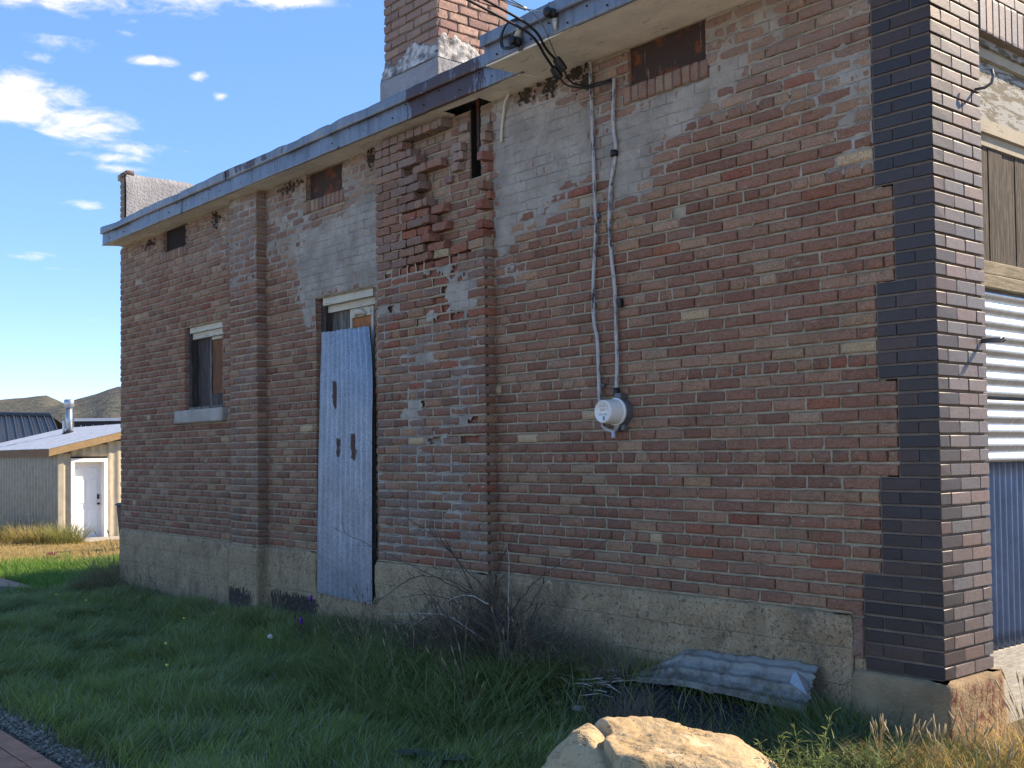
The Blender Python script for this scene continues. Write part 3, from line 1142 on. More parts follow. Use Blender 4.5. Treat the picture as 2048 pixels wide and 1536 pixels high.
def plaster_sheet(name, parent, X0, X1, Z0, Z1, Y, step, bias, excl):
    xs = np.arange(X0, X1, step)
    zs = np.arange(Z0, Z1, step)
    GXp, GZp = np.meshgrid(xs, zs)
    s = np.full(GXp.shape, -9.0)
    for p in SOLID:
        s = np.maximum(s, np.clip(sdf_poly(GXp, GZp, p), -1, .22) / .22)
    sm = np.full(GXp.shape, -9.0)
    for p in SMEAR:
        sm = np.maximum(sm, sdf_poly(GXp, GZp, p))
    n1 = fbm(GXp * 3.2, GZp * 4.2, 5, 71, .6)
    n2 = fbm(GXp * 16, GZp * 20, 3, 91)
    t = np.maximum(s * 1.0 + .30 * n1 + .46 + .07 * n2, np.clip(sm / .25, -2, .46) + .58 * n1 - .06 + .10 * n2) + bias
    # print of the courses below stays visible
    fz = np.abs((GZp / CH) % 1.0)
    joint = np.minimum(fz, 1 - fz) * CH
    row = np.floor(GZp / CH)
    hx = ((GXp + .339 + (row % 2) * BP / 2) / BP) % 1.0
    hj = np.minimum(hx, 1 - hx) * BP
    dip = np.exp(-(np.minimum(joint, hj) / .008) ** 2)
    y = Y + .007 - np.clip(t, 0, 1.2) * .0125 + .0035 * n2 * np.clip(t, 0, 1) + dip * (.0055 - .0015 * np.clip(t, 0, 1)) + .004 * n1 * (t > .3)
    ok = t > 0
    for (a, b, c, d) in excl:
        ok &= ~((GXp > a) & (GXp < b) & (GZp > c) & (GZp < d))
    V = np.stack([GXp, y, GZp], -1).reshape(-1, 3)
    nxp, nzp = len(xs), len(zs)
    okq = ok[:-1, :-1] & ok[1:, :-1] & ok[:-1, 1:] & ok[1:, 1:]
    i = (np.arange(nzp - 1)[:, None] * nxp + np.arange(nxp - 1)[None, :])[okq]
    q = np.stack([i, i + 1, i + nxp + 1, i + nxp], -1)
    used = np.unique(q)
    mp = np.zeros(len(V), np.int64)
    mp[used] = np.arange(len(used))
    np_mesh(name, V[used], mp[q], None, M_PLASTER, parent, smooth=True, kind='stuff')


ex = [(DOOR[0], DOOR[1], DOOR[2], DOOR[3]), (BX0 + .02, BX1 - .01, 0, 4), (P1X0 + .02, P1X1 - .02, 0, 4)] + [(a, b, VZ0, 4) for a, b in VENTS] + [(a - .05, b + .03, VZ0 - .12, VZ0 + .01) for a, b in VENTS]
plaster_sheet('plaster', side_wall, -8.3, -.335, 2.28, 3.738, 0.0, .0095, 0.0, ex)
SMEAR.append([(-7.6, 3.8), (-6.8, 3.8), (-6.8, 2.8), (-7.3, 2.6), (-7.6, 2.9)])
plaster_sheet('plaster', pilaster, P1X0 + .004, P1X1 - .004, 2.5, 3.735, -PROJ, .0095, -.08, [])
SMEAR.append([(BX0 - .2, 3.0), (BX1 + .2, 2.6), (BX1 + .2, .3), (BX0 - .2, .3)])
plaster_sheet('plaster', breast, BX0 + .004, BX1 - .004, .30, 2.58, -PROJ, .0095, -.30, [])

# ---- dark corner pier
pier_mb = MB()
for k in range(0, 70):
    x0 = dark_edge(k)
    if k in (0, 7, 14, 21, 28, 35):
        k1 = {0: 7, 7: 14, 14: 21, 21: 28, 28: 35, 35: 70}[k]
        pier_mb.box(x0 - .003, -.017, .0085, .40, k * CH, k1 * CH)
pier_mb.box(-.20, -.0175, .40, .488, 0, 70 * CH)
pier = pier_mb.build('corner_pier', M_MORTAR_D, B)
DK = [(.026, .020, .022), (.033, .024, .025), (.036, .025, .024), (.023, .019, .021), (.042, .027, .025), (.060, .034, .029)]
DKF = [(.098, .085, .086), (.112, .090, .088), (.10, .092, .096), (.135, .092, .082), (.085, .080, .086), (.122, .094, .09)]  # street-face set, paler than the side: sunlight put into the brick colour
DW = [box_brick_mesh(400 + i, .21, .1, .057, .003, .45) for i in range(8)]
for me in DW:
    me.materials.append(M_DARK_O)


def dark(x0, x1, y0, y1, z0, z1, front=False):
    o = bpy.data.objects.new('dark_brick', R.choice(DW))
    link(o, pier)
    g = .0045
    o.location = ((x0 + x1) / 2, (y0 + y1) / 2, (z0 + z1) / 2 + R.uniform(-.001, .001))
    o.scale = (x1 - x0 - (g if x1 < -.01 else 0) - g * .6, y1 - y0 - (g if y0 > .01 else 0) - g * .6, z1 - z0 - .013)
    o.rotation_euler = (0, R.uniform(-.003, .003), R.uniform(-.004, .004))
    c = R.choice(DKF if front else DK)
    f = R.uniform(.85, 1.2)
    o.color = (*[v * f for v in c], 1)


FS = .2
for k in range(0, 52):
    z0, z1 = k * CH, (k + 1) * CH
    xe = dark_edge(k)
    if k % 2 == 0:     # corner stretcher along the side wall
        dark(-BP, 0, 0, FS / 2, z0, z1)
        x = -BP
        y = FS / 2
        ys = [(y, y + FS), (y + FS, .5)]
    else:
        dark(-BP / 2, 0, 0, FS, z0, z1)
        x = -BP / 2
        ys = [(FS, 2 * FS), (2 * FS, .5)]
    while x - xe > .03:
        nx_ = max(x - BP, xe)
        dark(nx_, x, 0, .1, z0, z1)
        x = nx_
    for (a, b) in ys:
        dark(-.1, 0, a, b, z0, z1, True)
# hook and bracket on the street face
MB().tube([(-.01, .445, 3.02), (.05, .445, 3.015), (.085, .445, 3.03), (.095, .445, 3.065), (.088, .445, 3.10)], .008, 8).build('hook', M_METER_G, pier, True)
hb = MB().tube([(-.02, .452, 1.70), (.05, .452, 1.70), (.10, .452, 1.698)], [.011, .014, .016], 10)
hb.tube([(.10, .452, 1.698), (.118, .448, 1.706), (.122, .452, 1.694), (.104, .456, 1.688)], .005, 6)
hb.build('bracket', M_METER_G, pier, True)

# ---- concrete foundation
def conc_sheet(name, parent, m, path, z0f, z1f, step=.03, amp=.009, seed=5, cracks=()):
    """height-varying concrete skin along a plan path of (x,y); outward side is to the right of travel"""
    V, Q = [], []
    xs = [np.array(p) for p in path]
    cols = []
    for a, b in zip(xs, xs[1:]):
        L = np.linalg.norm(b - a)
        n = max(1, int(L / step))
        d = (b - a) / L
        nrm = np.array([d[1], -d[0]])
        for i in range(n + (1 if b is xs[-1] else 0)):
            cols.append((a + d * L * i / n, nrm))
    nz = int((z1f - z0f) / step) + 1
    C = np.array([c[0] for c in cols])
    N = np.array([c[1] for c in cols])
    s = np.concatenate([[0], np.cumsum(np.linalg.norm(np.diff(C, axis=0), axis=1))])
    Z = np.linspace(z0f, z1f, nz)
    S, ZZ = np.meshgrid(s, Z)
    off = amp * fbm(S * 5 + seed, ZZ * 5, 5, seed, .6)
    for (pts, w, dep) in cracks:
        for (p, q) in zip(pts, pts[1:]):
            ex_, ez_ = q[0] - p[0], q[1] - p[1]
            tx = np.clip(((C[:, 0][None, :] - p[0]) * ex_ + (ZZ - p[1]) * ez_) / (ex_ ** 2 + ez_ ** 2), 0, 1)
            dd = np.hypot(C[:, 0][None, :] - p[0] - ex_ * tx, ZZ - p[1] - ez_ * tx)
            off = off - dep * np.exp(-(dd / w) ** 2)
    top = np.exp(-((z1f - ZZ) / .02) ** 2) * .012
    off = off - top
    P = np.stack([C[:, 0][None, :] + N[:, 0][None, :] * off, C[:, 1][None, :] + N[:, 1][None, :] * off, ZZ + 0 * S], -1)
    nc = len(cols)
    V = P.reshape(-1, 3)
    capn = np.stack([C[:, 0] - N[:, 0] * .12, C[:, 1] - N[:, 1] * .12, np.full(nc, z1f)], -1)
    V = np.concatenate([V, capn])
    i = (np.arange(nz - 1)[:, None] * nc + np.arange(nc - 1)[None, :]).ravel()
    Q = np.stack([i, i + 1, i + nc + 1, i + nc], -1)
    i = np.arange(nc - 1) + (nz - 1) * nc
    Q = np.concatenate([Q, np.stack([i, i + 1, i + 1 + nc, i + nc], -1)])
    return np_mesh(name, V, Q, None, m, parent, smooth=True)


FZ = .275
cr = [([(-1.93, -.05), (-1.6, -.02), (-1.3, -.09), (-1.1, -.12)], .007, .012), ([(-1.13, .27), (-1.16, .1), (-1.12, .02), (-1.18, -.06)], .006, .012),
      ([(-3.3, .02), (-2.7, -.02), (-2.2, -.06), (-1.93, -.05)], .008, .01)]
conc_sheet('foundation', B, M_CONC, [(WX0 - .012, .35), (WX0 - .012, -.014), (P1X0 - .012, -.014), (P1X0 - .012, -.118), (P1X1 + .012, -.118), (P1X1 + .012, -.014), (DOOR[0], -.014), (DOOR[0], .2)], -.75, FZ, .028)
conc_sheet('foundation', B, M_CONC, [(DOOR[1], .2), (DOOR[1], -.014), (BX0 - .012, -.014), (BX0 - .012, -.118), (BX1 + .012, -.118), (BX1 + .012, -.014), (-.505, -.014), (-.505, .05)], -.75, FZ, .020, .011, 9, cr)
MB().box(-.508, -.44, -.004, .12, -.2, .062).build('foundation_block', M_CONC, B, bevel=.012)
M = MB().box(DOOR[0] - .05, DOOR[1] + .05, -.03, .3, -.7, -.085).build('door_sill', M_CONC, B, bevel=.01)
conc_sheet('plinth', B, M_PLINTH, [(-.52, .02), (-.50, -.035), (-.44, -.052), (-.03, -.058), (.035, -.045), (.05, .0), (.05, .50), (.03, .55), (-.2, .56)], -.8, -.004, .02, .013, 13)
o = bpy.data.objects.new('brick', WHOLE[2])
link(o, B)
o.location, o.scale, o.color = (-.476, .04, .165), (.056, .1, .215), (.23, .14, .11, 1)
o = bpy.data.objects.new('brick', WHOLE[3])
link(o, B)
o.location, o.scale, o.color = (-.476, .04, .292), (.056, .1, .03), (.23, .12, .09, 1)

# ---- eaves: painted soffits and two tiers of metal fascia
def soffit(x0, x1, y0, y1, name='soffit', z=3.74):
    xs = np.linspace(x0, x1, max(2, int((x1 - x0) / .12)))
    V, Q = [], []
    for j, yy in enumerate((y0, (y0 + y1) / 2, y1)):
        V += [(x, yy, z + .006 * math.sin(x * 3.1 + j) + (-.012 if j == 0 else 0) * (.5 + .5 * math.sin(x * 1.7))) for x in xs]
    n = len(xs)
    for r_ in range(2):
        Q += [(r_ * n + i, (r_ + 1) * n + i, (r_ + 1) * n + i + 1, r_ * n + i + 1) for i in range(n - 1)]
    b_ = len(V)
    V += [(v[0], v[1], v[2] + .02) for v in V[:b_]]
    Q += [tuple(b_ + i for i in q[::-1]) for q in Q]
    Q += [(i, i + 1, b_ + i + 1, b_ + i) for i in range(n - 1)]
    Q += [(2 * n + i, b_ + 2 * n + i, b_ + 2 * n + i + 1, 2 * n + i + 1) for i in range(n - 1)]
    for e_ in (0, n - 1):
        Q += [(e_, b_ + e_, b_ + n + e_, n + e_), (n + e_, b_ + n + e_, b_ + 2 * n + e_, 2 * n + e_)]
    mesh_obj(name, V, Q, M_SOFFIT, B, smooth=False)


soffit(-10.60, -7.82, -.232, .03)
soffit(-7.815, -5.02, -.232, .03)
soffit(-5.015, -3.93, -.232, .03)
soffit(-3.925, -3.46, -.232, -.115)
soffit(-3.455, -2.85, -.232, .03)
soffit(-2.875, -.36, -.512, .03)


def fascia(x0, x1, yy, z0, z1, name, seed, lip=.012, flare=0.0):
    n = max(3, int((x1 - x0) / .07))
    xs = np.linspace(x0, x1, n)
    w = .010 * fbm(xs * 1.6, xs * 0 + seed, 3, seed) + .004 * fbm(xs * 7, xs * 0 + seed, 2, seed + 3)
    curl = flare * np.exp(-((x1 - xs) / .12) ** 2)
    rows = [np.stack([xs, yy + .02 + w * 0, np.full(n, z0 - .002) - curl * .3], -1), np.stack([xs, yy - lip * .4 + w - curl, z0 - .004 + w * .8 - curl * .5], -1),
            np.stack([xs, yy + w * .8, np.full(n, z0 + .02) + w], -1), np.stack([xs, yy + w * .4, np.full(n, z1 - .015) + w], -1),
            np.stack([xs, yy + .004 + w * 0, np.full(n, z1) + w], -1), np.stack([xs, yy + .10 + w * 0, np.full(n, z1 + .012) + w], -1)]
    V = np.concatenate(rows)
    i = np.arange(n - 1)
    Q = np.concatenate([np.stack([i, i + 1, i + 1 + n, i + n], -1) + r_ * n for r_ in range(5)])
    T = []
    for e_ in (0, n - 1):
        T += [(e_, n + e_, 2 * n + e_), (e_, 2 * n + e_, 3 * n + e_), (e_, 3 * n + e_, 5 * n + e_), (3 * n + e_, 4 * n + e_, 5 * n + e_)]
    np_mesh(name, V, Q, np.array(T), M_FASCIA, B)


cuts = [-10.62, -9.75, -8.35, -6.75, -5.2, -3.98, -2.845]
for i, (a, b) in enumerate(zip(cuts, cuts[1:])):
    fascia(a, b + .03, -.240 - .003 * (i % 2), 3.732, 3.885, 'fascia_panel', i, flare=.02 if i in (0, 3) else .004)
cuts2 = [-10.64, -8.3, -7.3, -6.0, -5.35, -3.2, -2.83]
for i, (a, b) in enumerate(zip(cuts2, cuts2[1:])):
    fascia(a, b + .04, -.266 - .004 * (i % 2), 3.868 + (.004 if i == 4 else 0), 3.945 + (.012 if i == 4 else 0), 'drip_edge', 20 + i)
cuts = [-2.885, -1.6, -.36]
for i, (a, b) in enumerate(zip(cuts, cuts[1:])):
    fascia(a, b + .02, -.520 - .003 * i, 3.735, 3.87, 'fascia_panel', 40 + i)
    fascia(a - .01, b + .03, -.545 - .003 * i, 3.855, 3.935, 'drip_edge', 50 + i)
# return of the wide eave on its open end
MB().box(-2.889, -2.874, -.515, -.25, 3.745, 3.925).build('fascia_return', M_FASCIA, B)
# nail heads along the fascia
for i in range(46):
    x = -10.4 + i * .215 + R.uniform(-.05, .05)
    if x < -2.9:
        yy, zz = -.2445, 3.79 + .06 * (i % 2)
    else:
        continue
    MB().tube([(x, yy + .004, zz), (x, yy - .003, zz)], .006, 6).build('nail', M_BLACKVOID, B)
for i in range(9):
    x = -2.75 + i * .17
    MB().tube([(x, -.520, 3.77 + .05 * (i % 2)), (x, -.5285, 3.77 + .05 * (i % 2))], .006, 6).build('nail', M_BLACKVOID, B)

roof = MB().box(-10.47, -.12, -.20, 9.0, 3.90, 3.955)
roof.box(-2.86, -.36, -.50, -.2, 3.80, 3.90)
roof.build('roof', M_STUCCO, B)
shell = MB().box(WX0, WX0 + .19, .27, 9, -.6, 4.60).box(WX0, -.3, 8.75, 9, -.6, 4.4).box(-.30, -.013, 3.6, 9, -.6, 5.0).box(-.30, -.02, .50, 3.6, 3.62, 5.0).box(-.30, -.34, .02, .5, 3.75, 5.0)
shell.build('outer_wall', M_MORTAR, B)
par = MB().box(WX0 + e, WX0 + .20, .011, .27, 3.75, 4.60)
par.build('parapet_core', M_MORTAR, B)
# membrane draped over the back parapet
xs = np.linspace(.0, 2.6, 60)
V, Q = [], []
for j, (dx, dz) in enumerate([(.235, -.75), (.232, -.5), (.228, -.25), (.224, -.05), (.20, .012), (.0, .02), (-.015, -.04)]):
    for yv in xs:
        wv = .010 * math.sin(yv * 5 + j) + .008 * mnoise.noise((yv * 6, j * .7, 0))
        V.append((WX0 + dx + wv * (j < 5), yv - .01, 4.635 + dz - .045 * yv + (wv if j > 3 else 0)))
n = len(xs)
for r_ in range(6):
    Q += [(r_ * n + i, r_ * n + i + 1, (r_ + 1) * n + i + 1, (r_ + 1) * n + i) for i in range(n - 1)]
mesh_obj('membrane', V, Q, M_STUCCO, B, smooth=True)
MB().box(WX0 - .02, WX0 + .03, -.02, 2.4, 4.57, 4.645).build('coping', M_CONC2, B, bevel=.006)
MB().box(WX0 + .195, WX0 + .225, -.018, .0, 3.9, 4.62).build('membrane_edge', M_BLACKVOID, B)

# ---- chimney
CX0, CX1, CY0, CY1 = -4.85, -4.10, .0, .73
ch = MB().box(CX0 + .012, CX1 - .012, CY0 + .012, CY1 - .012, 3.96, 5.72).build('chimney', M_MORTAR_D, B)
PC = .0755
CHB = [((.30, .17, .125), 3), ((.26, .145, .11), 3), ((.34, .21, .15), 2), ((.23, .12, .10), 2)]
for k in range(0, 19):
    z0 = 4.27 + k * PC
    for face in (0, 1):
        L = (CX1 - CX0) if face == 0 else (CY1 - CY0)
        p = L / 3.5
        a = 0
        bounds = [0]
        while a < L - .01:
            a = min(L, a + (p / 2 if (a == 0 and ((k + face) % 2)) else p))
            bounds.append(a)
        for a, b in zip(bounds, bounds[1:]):
            o = bpy.data.objects.new('chimney_brick', R.choice(WHOLE if face == 0 else DW))
            me = o.data
            link(o, ch)
            if face == 0:
                o.location = (CX0 + (a + b) / 2, CY0 + .05, z0 + PC / 2)
                o.scale = (b - a - .009, .1, PC - .014)
            else:
                o.location = (CX1 - .05, CY0 + (a + b) / 2, z0 + PC / 2)
                o.scale = (.1, b - a - .009, PC - .014)
                if a == 0:
                    o.location.y += .004
                    o.scale.y -= .008
            o.data = R.choice(WHOLE)
            o.rotation_euler = (R.uniform(-.006, .006), R.uniform(-.006, .006), R.uniform(-.008, .008))
            c = R.choices([c for c, _ in CHB], [w for _, w in CHB])[0]
            f = R.uniform(.9, 1.12) * (1.45 if face else 1.0)  # bricks on the sunward face get a brighter colour in place of sunlight
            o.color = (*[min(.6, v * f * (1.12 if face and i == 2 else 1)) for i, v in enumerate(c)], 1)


def collar(name, z0, z1, out, m, ragged, seed, flare=0.0):
    pts = [(CX0 - out, CY1), (CX0 - out, CY0 - out), (CX1 + out, CY0 - out), (CX1 + out, CY1 + out)]
    cols = []
    for a, b in zip(pts, pts[1:]):
        L = math.dist(a, b)
        nn = int(L / .015)
        for i in range(nn):
            cols.append((a[0] + (b[0] - a[0]) * i / nn, a[1] + (b[1] - a[1]) * i / nn, (b[1] - a[1]) / L, -(b[0] - a[0]) / L))
    nz = 8
    V, Q = [], []
    for j in range(nz):
        for i, (x, y, nx_, ny_) in enumerate(cols):
            zt = z1 + ragged * float(fbm(i * .09, seed, 4, seed))
            z = z0 + (zt - z0) * j / (nz - 1)
            of = .006 * float(fbm(i * .12, j * .8 + seed, 3, seed)) + flare * (1 - j / (nz - 1)) - (.012 if j == nz - 1 else 0)
            V.append((x + nx_ * of, y + ny_ * of, z))
    n_ = len(cols)
    for j in range(nz - 1):
        Q += [(j * n_ + i, j * n_ + i + 1, (j + 1) * n_ + i + 1, (j + 1) * n_ + i) for i in range(n_ - 1)]
    mesh_obj(name, V, Q, m, ch, smooth=True)


collar('stucco_base', 3.92, 4.28, .022, M_STUCCO, .012, 3, .01)
collar('flashing', 4.25, 4.345, .012, M_FLASH, .10, 8, .012)

# ---- vents closed with rusted plates
for i, (a, b) in enumerate(VENTS):
    mm = M_BLACKVOID if i == 0 else M_RUST
    yv = .05 if i < 2 else .035
    o = MB().box(a - .004, b + .004, yv, yv + .012, VZ0 - .002, 3.738).build('vent_cover', mm, B)
    o['label'] = ['black board closing the vent by the far corner', 'rusted plate closing the vent above the door', 'large rusted plate closing the vent under the wide eave'][i]

# ---- window
win = MB()
wy = .085
win.box(WIN[0], WIN[0] + .05, wy - .03, wy + .06, WIN[2], WIN[3])
win.box(WIN[1] - .05, WIN[1], wy - .03, wy + .06, WIN[2], WIN[3] - .002)
window = win.build('window', M_WOOD_DARK, B)
MB().box(WIN[0] + .05, WIN[1] - .05, wy - .045, wy + .05, WIN[3] - .07, WIN[3]).box(WIN[0] + .05, WIN[1] - .05, wy - .012, wy + .05, WIN[3] - .135, WIN[3] - .071).build('head_trim', M_CREAM, window)
MB().box(WIN[0] + .052, -8.37, wy + .05, wy + .065, WIN[2], WIN[3] - .137).build('board', M_WOOD_DARK, window)
MB().box(-8.36, -7.955, wy + .035, wy + .05, WIN[2] + .17, WIN[3] - .17).build('board', M_WOOD_BROWN, window)
MB().box(-8.40, -8.362, wy + .02, wy + .066, WIN[2], WIN[3] - .137).build('mullion', M_WOOD_GREY, window)
MB().box(-8.361, -7.955, wy + .024, wy + .06, WIN[3] - .168, WIN[3] - .137).build('rail', M_CREAM, window)
MB().box(-8.361, -7.955, wy + .024, wy + .06, WIN[2], WIN[2] + .168).build('rail', M_WOOD_DARK, window)
MB().box(WIN[0] + .05, WIN[1] - .05, wy - .06, wy + .02, WIN[2] - .01, WIN[2] + .035).build('sub_sill', M_WOOD_GREY, window)
sill = MB().box(-8.985, -7.805, -.055, .10, 1.515, 1.657)
o = sill.build('sill', M_CONC2, window, bevel=.014)
MB().box(WIN[0] - .01, WIN[1] + .01, .15, .17, WIN[2] - .1, WIN[3] + .05).build('backing', M_BLACKVOID, window)

# ---- doorway
dy = .09
MBd = MB().box(DOOR[0], DOOR[0] + .07, dy - .03, dy + .10, -.085, DOOR[3])
MBd.box(DOOR[1] - .07, DOOR[1], dy - .03, dy + .10, -.085, DOOR[3] - .002)
doorway = MBd.build('doorway', M_WOOD_DARK, B)
MB().box(DOOR[0] + .07, DOOR[1] - .07, dy - .055, dy + .09, DOOR[3] - .075, DOOR[3]).build('head_trim', M_CREAM, doorway)
MB().box(DOOR[0] + .07, DOOR[1] - .07, dy + .0, dy + .09, DOOR[3] - .135, DOOR[3] - .076).build('head_trim', M_CREAM, doorway)
MB().box(-5.60, -5.57, dy + .03, dy + .09, -.08, DOOR[3] - .136).box(-5.26, -5.225, dy + .03, dy + .09, -.08, DOOR[3] - .136).build('stile', M_CREAM, doorway)
MB().box(-5.569, -5.261, dy + .025, dy + .085, DOOR[3] - .215, DOOR[3] - .137).build('rail', M_CREAM, doorway)
MB().box(-5.569, -5.261, dy + .05, dy + .07, -.08, DOOR[3] - .216).build('panel', mat('orange_plywood', (.42, .17, .06), .8, .3, 9, .3, 60, col2=(.28, .10, .04)), doorway)
MB().box(DOOR[0] + .071, -5.601, dy + .04, dy + .07, -.08, DOOR[3] - .136).box(-5.224, DOOR[1] - .071, dy + .04, dy + .07, -.08, DOOR[3] - .136).build('panel', M_WOOD_GREY, doorway)
MB().tube([(-5.50, dy + .03, 2.385), (-5.45, dy + .01, 2.40), (-5.38, dy + .012, 2.395), (-5.33, dy + .03, 2.375)], [.025, .03, .028, .02], 7).build('rag', M_CREAM, doorway, True)
MB().box(DOOR[0] - .02, DOOR[1] + .02, .20, .22, -.1, DOOR[3] + .05).build('backing', M_BLACKVOID, doorway)

# dark flue void behind the torn breast
MB().box(HOLE[0] - .05, HOLE[1] + .05, .16, .18, HOLE[2] - .1, 3.8).build('flue_back', M_BLACKVOID, breast)
MB().box(HOLE[0] + .001, HOLE[0] + .006, .013, .27, HOLE[2] + .001, 3.76).box(HOLE[1] - .006, HOLE[1] - .001, .013, .27, HOLE[2] + .001, 3.76).box(HOLE[0] + .007, HOLE[1] - .007, .02, .26, HOLE[2] + .001, HOLE[2] + .005).build('flue_soot', M_BLACKVOID, breast)
MB().box(-3.66, -3.63, .03, .05, 47 * CH, 3.9).build('flue_strip', M_RUST, breast)
# ---- street front between the piers
front = MB().box(-.16, -.10, .49, 3.6, -.6, .045).build('plywood_panel', M_PLY, B)


def corr(name, mat_, parent, o_, u, v, nrm, W_, H_, pitch, amp, res=8, warp=0.0, seed=1, thick=.002):
    """corrugated sheet: waves across u, straight along v"""
    o_, u, v, nrm = Vector(o_), Vector(u).normalized(), Vector(v).normalized(), Vector(nrm).normalized()
    nu = max(4, int(W_ / pitch * res))
    nv = max(2, int(H_ / .12))
    V = []
    for s in (0, 1):
        for j in range(nv + 1):
            for i in range(nu + 1):
                a, b_ = W_ * i / nu, H_ * j / nv
                w = amp * math.sin(2 * math.pi * a / pitch) + warp * mnoise.noise((a * 2.3 + seed, b_ * 2.3, seed)) - s * thick
                ed = warp * .6 * mnoise.noise((a * 5 + seed, b_ * 5, 3.3))
                V.append(o_ + u * (a + (ed if i in (0, nu) else 0)) + v * (b_ + (ed if j in (0, nv) else 0)) + nrm * w)
    Q = []
    m_ = (nu + 1) * (nv + 1)
    for j in range(nv):
        for i in range(nu):
            k_ = j * (nu + 1) + i
            Q.append((k_, k_ + 1, k_ + nu + 2, k_ + nu + 1))
            Q.append((m_ + k_ + nu + 1, m_ + k_ + nu + 2, m_ + k_ + 1, m_ + k_))
    for i in range(nu):
        for k_ in (i, nv * (nu + 1) + i):
            Q.append((k_, m_ + k_, m_ + k_ + 1, k_ + 1))
    for j in range(nv):
        for k_ in (j * (nu + 1), j * (nu + 1) + nu):
            Q.append((k_, k_ + nu + 1, m_ + k_ + nu + 1, m_ + k_))
    return mesh_obj(name, V, Q, mat_, parent, smooth=True)


corr('blue_corrugated_sheet', M_GALV_B, B, (-.125, .49, .02), (0, 1, 0), (0, 0, 1), (1, 0, 0), 2.9, 1.08, .067, .011, 10)
corr('corrugated_sheet', M_GALV_H, B, (-.098, .485, 1.065), (0, 0, 1), (0, 1, 0), (1, 0, 0), .385, 2.9, .076, .011, 10, .004)
corr('corrugated_sheet', M_GALV_H, B, (-.082, .485, 1.425), (0, 0, 1), (0, 1, 0), (1, 0, 0), .62, 2.9, .076, .011, 10, .004, 5)
MB().box(-.14, -.045, .49, 3.6, 2.0, 2.075).build('beam', M_WOOD_BEAM, B, bevel=.006)
MB().box(-.15, -.07, .49, 3.6, 2.08, 2.155).build('beam', M_WOOD_BEAM, B, bevel=.006)
for i in range(12):
    MB().box(-.15 + .004 * (i % 3), -.128 + .004 * (i % 3), .49 + i * .16, .49 + i * .16 + .155, 2.157, 2.80).build('plank', M_WOOD_PLANK, B)
MB().box(-.15, -.11, .49, 3.6, 2.80, 2.86).build('window_head', M_CREAMFRONT, B)
MB().box(-.15, -.085, .49, 3.6, 2.862, 2.935).build('window_head', M_CREAMFRONT, B)
MB().box(-.16, -.10, .49, 3.6, 2.937, 3.26).build('sign_board', M_WHITEFRONT, B)
MB().box(-.16, -.075, .49, 3.6, 3.262, 3.315).build('cornice', M_CREAMFRONT, B)
MB().box(-.16, -.055, .49, 3.6, 3.317, 3.352).build('cornice', M_WHITEFRONT, B)
MB().box(-.30, -.012, .505, 3.6, 3.352, 3.62).build('lintel', M_MORTAR_D, B)
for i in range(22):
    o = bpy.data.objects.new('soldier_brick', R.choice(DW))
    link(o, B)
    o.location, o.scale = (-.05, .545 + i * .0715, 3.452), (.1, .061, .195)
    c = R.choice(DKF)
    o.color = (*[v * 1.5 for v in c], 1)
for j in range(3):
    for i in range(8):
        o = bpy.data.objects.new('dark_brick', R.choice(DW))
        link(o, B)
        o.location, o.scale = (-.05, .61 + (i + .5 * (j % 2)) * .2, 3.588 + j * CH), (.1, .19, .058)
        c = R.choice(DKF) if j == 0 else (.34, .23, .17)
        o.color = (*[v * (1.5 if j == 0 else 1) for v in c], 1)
MB().box(-.30, -.0115, 3.6, 4.1, -.6, 5.0).build('far_pier', M_DARK_O, B)

# ================================================================== things on and around the wall
def smooth_path(pts, n=6):
    """Catmull-Rom through pts"""
    P = [Vector(p) for p in pts]
    P = [P[0] * 2 - P[1]] + P + [P[-1] * 2 - P[-2]]
    out = []
    for i in range(1, len(P) - 2):
        for t in [j / n for j in range(n)]:
            a, b, c, d = P[i - 1], P[i], P[i + 1], P[i + 2]
            out.append(.5 * ((2 * b) + (c - a) * t + (2 * a - 5 * b + 4 * c - d) * t * t + (3 * b - a - 3 * c + d) * t ** 3))
    out.append(P[-2])
    return out


def gzf(x, y):
    return float(gz(np.array([x]), np.array([y]))[0])


# corrugated sheet over the doorway
def door_sheet():
    X0, X1 = -5.945, -5.015
    z0, z1 = -.075, 2.255
    nu, nv = 150, 26
    V = []
    for s in (0, 1):
        for j in range(nv + 1):
            t = j / nv
            for i in range(nu + 1):
                a = i / nu
                right = X1 - .085 * max(0, (t - .72) / .28) ** 1.6
                x = X0 + .05 * t + (right - X0 - .05 * t) * a
                z = z0 + (z1 - z0) * t - .022 * a * t + .012 * mnoise.noise((a * 6, t * 3, 1)) * (1 if j in (0, nv) else 0) - .03 * (1 - t) * a
                y = -.032 + .035 * t ** 2 - .012 * a + .015 * math.sin(a * 2 * math.pi * 10.6) + .012 * mnoise.noise((a * 2, t * 4, 5)) + s * .002 + .03 * max(0, a - .85) * max(0, t - .7) * 8
                V.append((x, y, z))
    Q = []
    m_ = (nu + 1) * (nv + 1)
    for j in range(nv):
        for i in range(nu):
            k_ = j * (nu + 1) + i
            Q.append((k_, k_ + 1, k_ + nu + 2, k_ + nu + 1))
            Q.append((m_ + k_ + nu + 1, m_ + k_ + nu + 2, m_ + k_ + 1, m_ + k_))
    o = mesh_obj('corrugated_sheet', V, Q, M_GALV, None, True)
    base_origin(o, (-5.5, -.03, -.08))
    return tag(o, 'tall galvanised corrugated sheet with rust holes standing in the boarded doorway', 'metal sheet')


door_sheet()

# electricity meter
MX, MZ = -2.155, 1.402
meter = thing('electric_meter', 'round white electricity meter on a grey socket fixed to the brick wall', 'meter', (MX, 0, MZ))


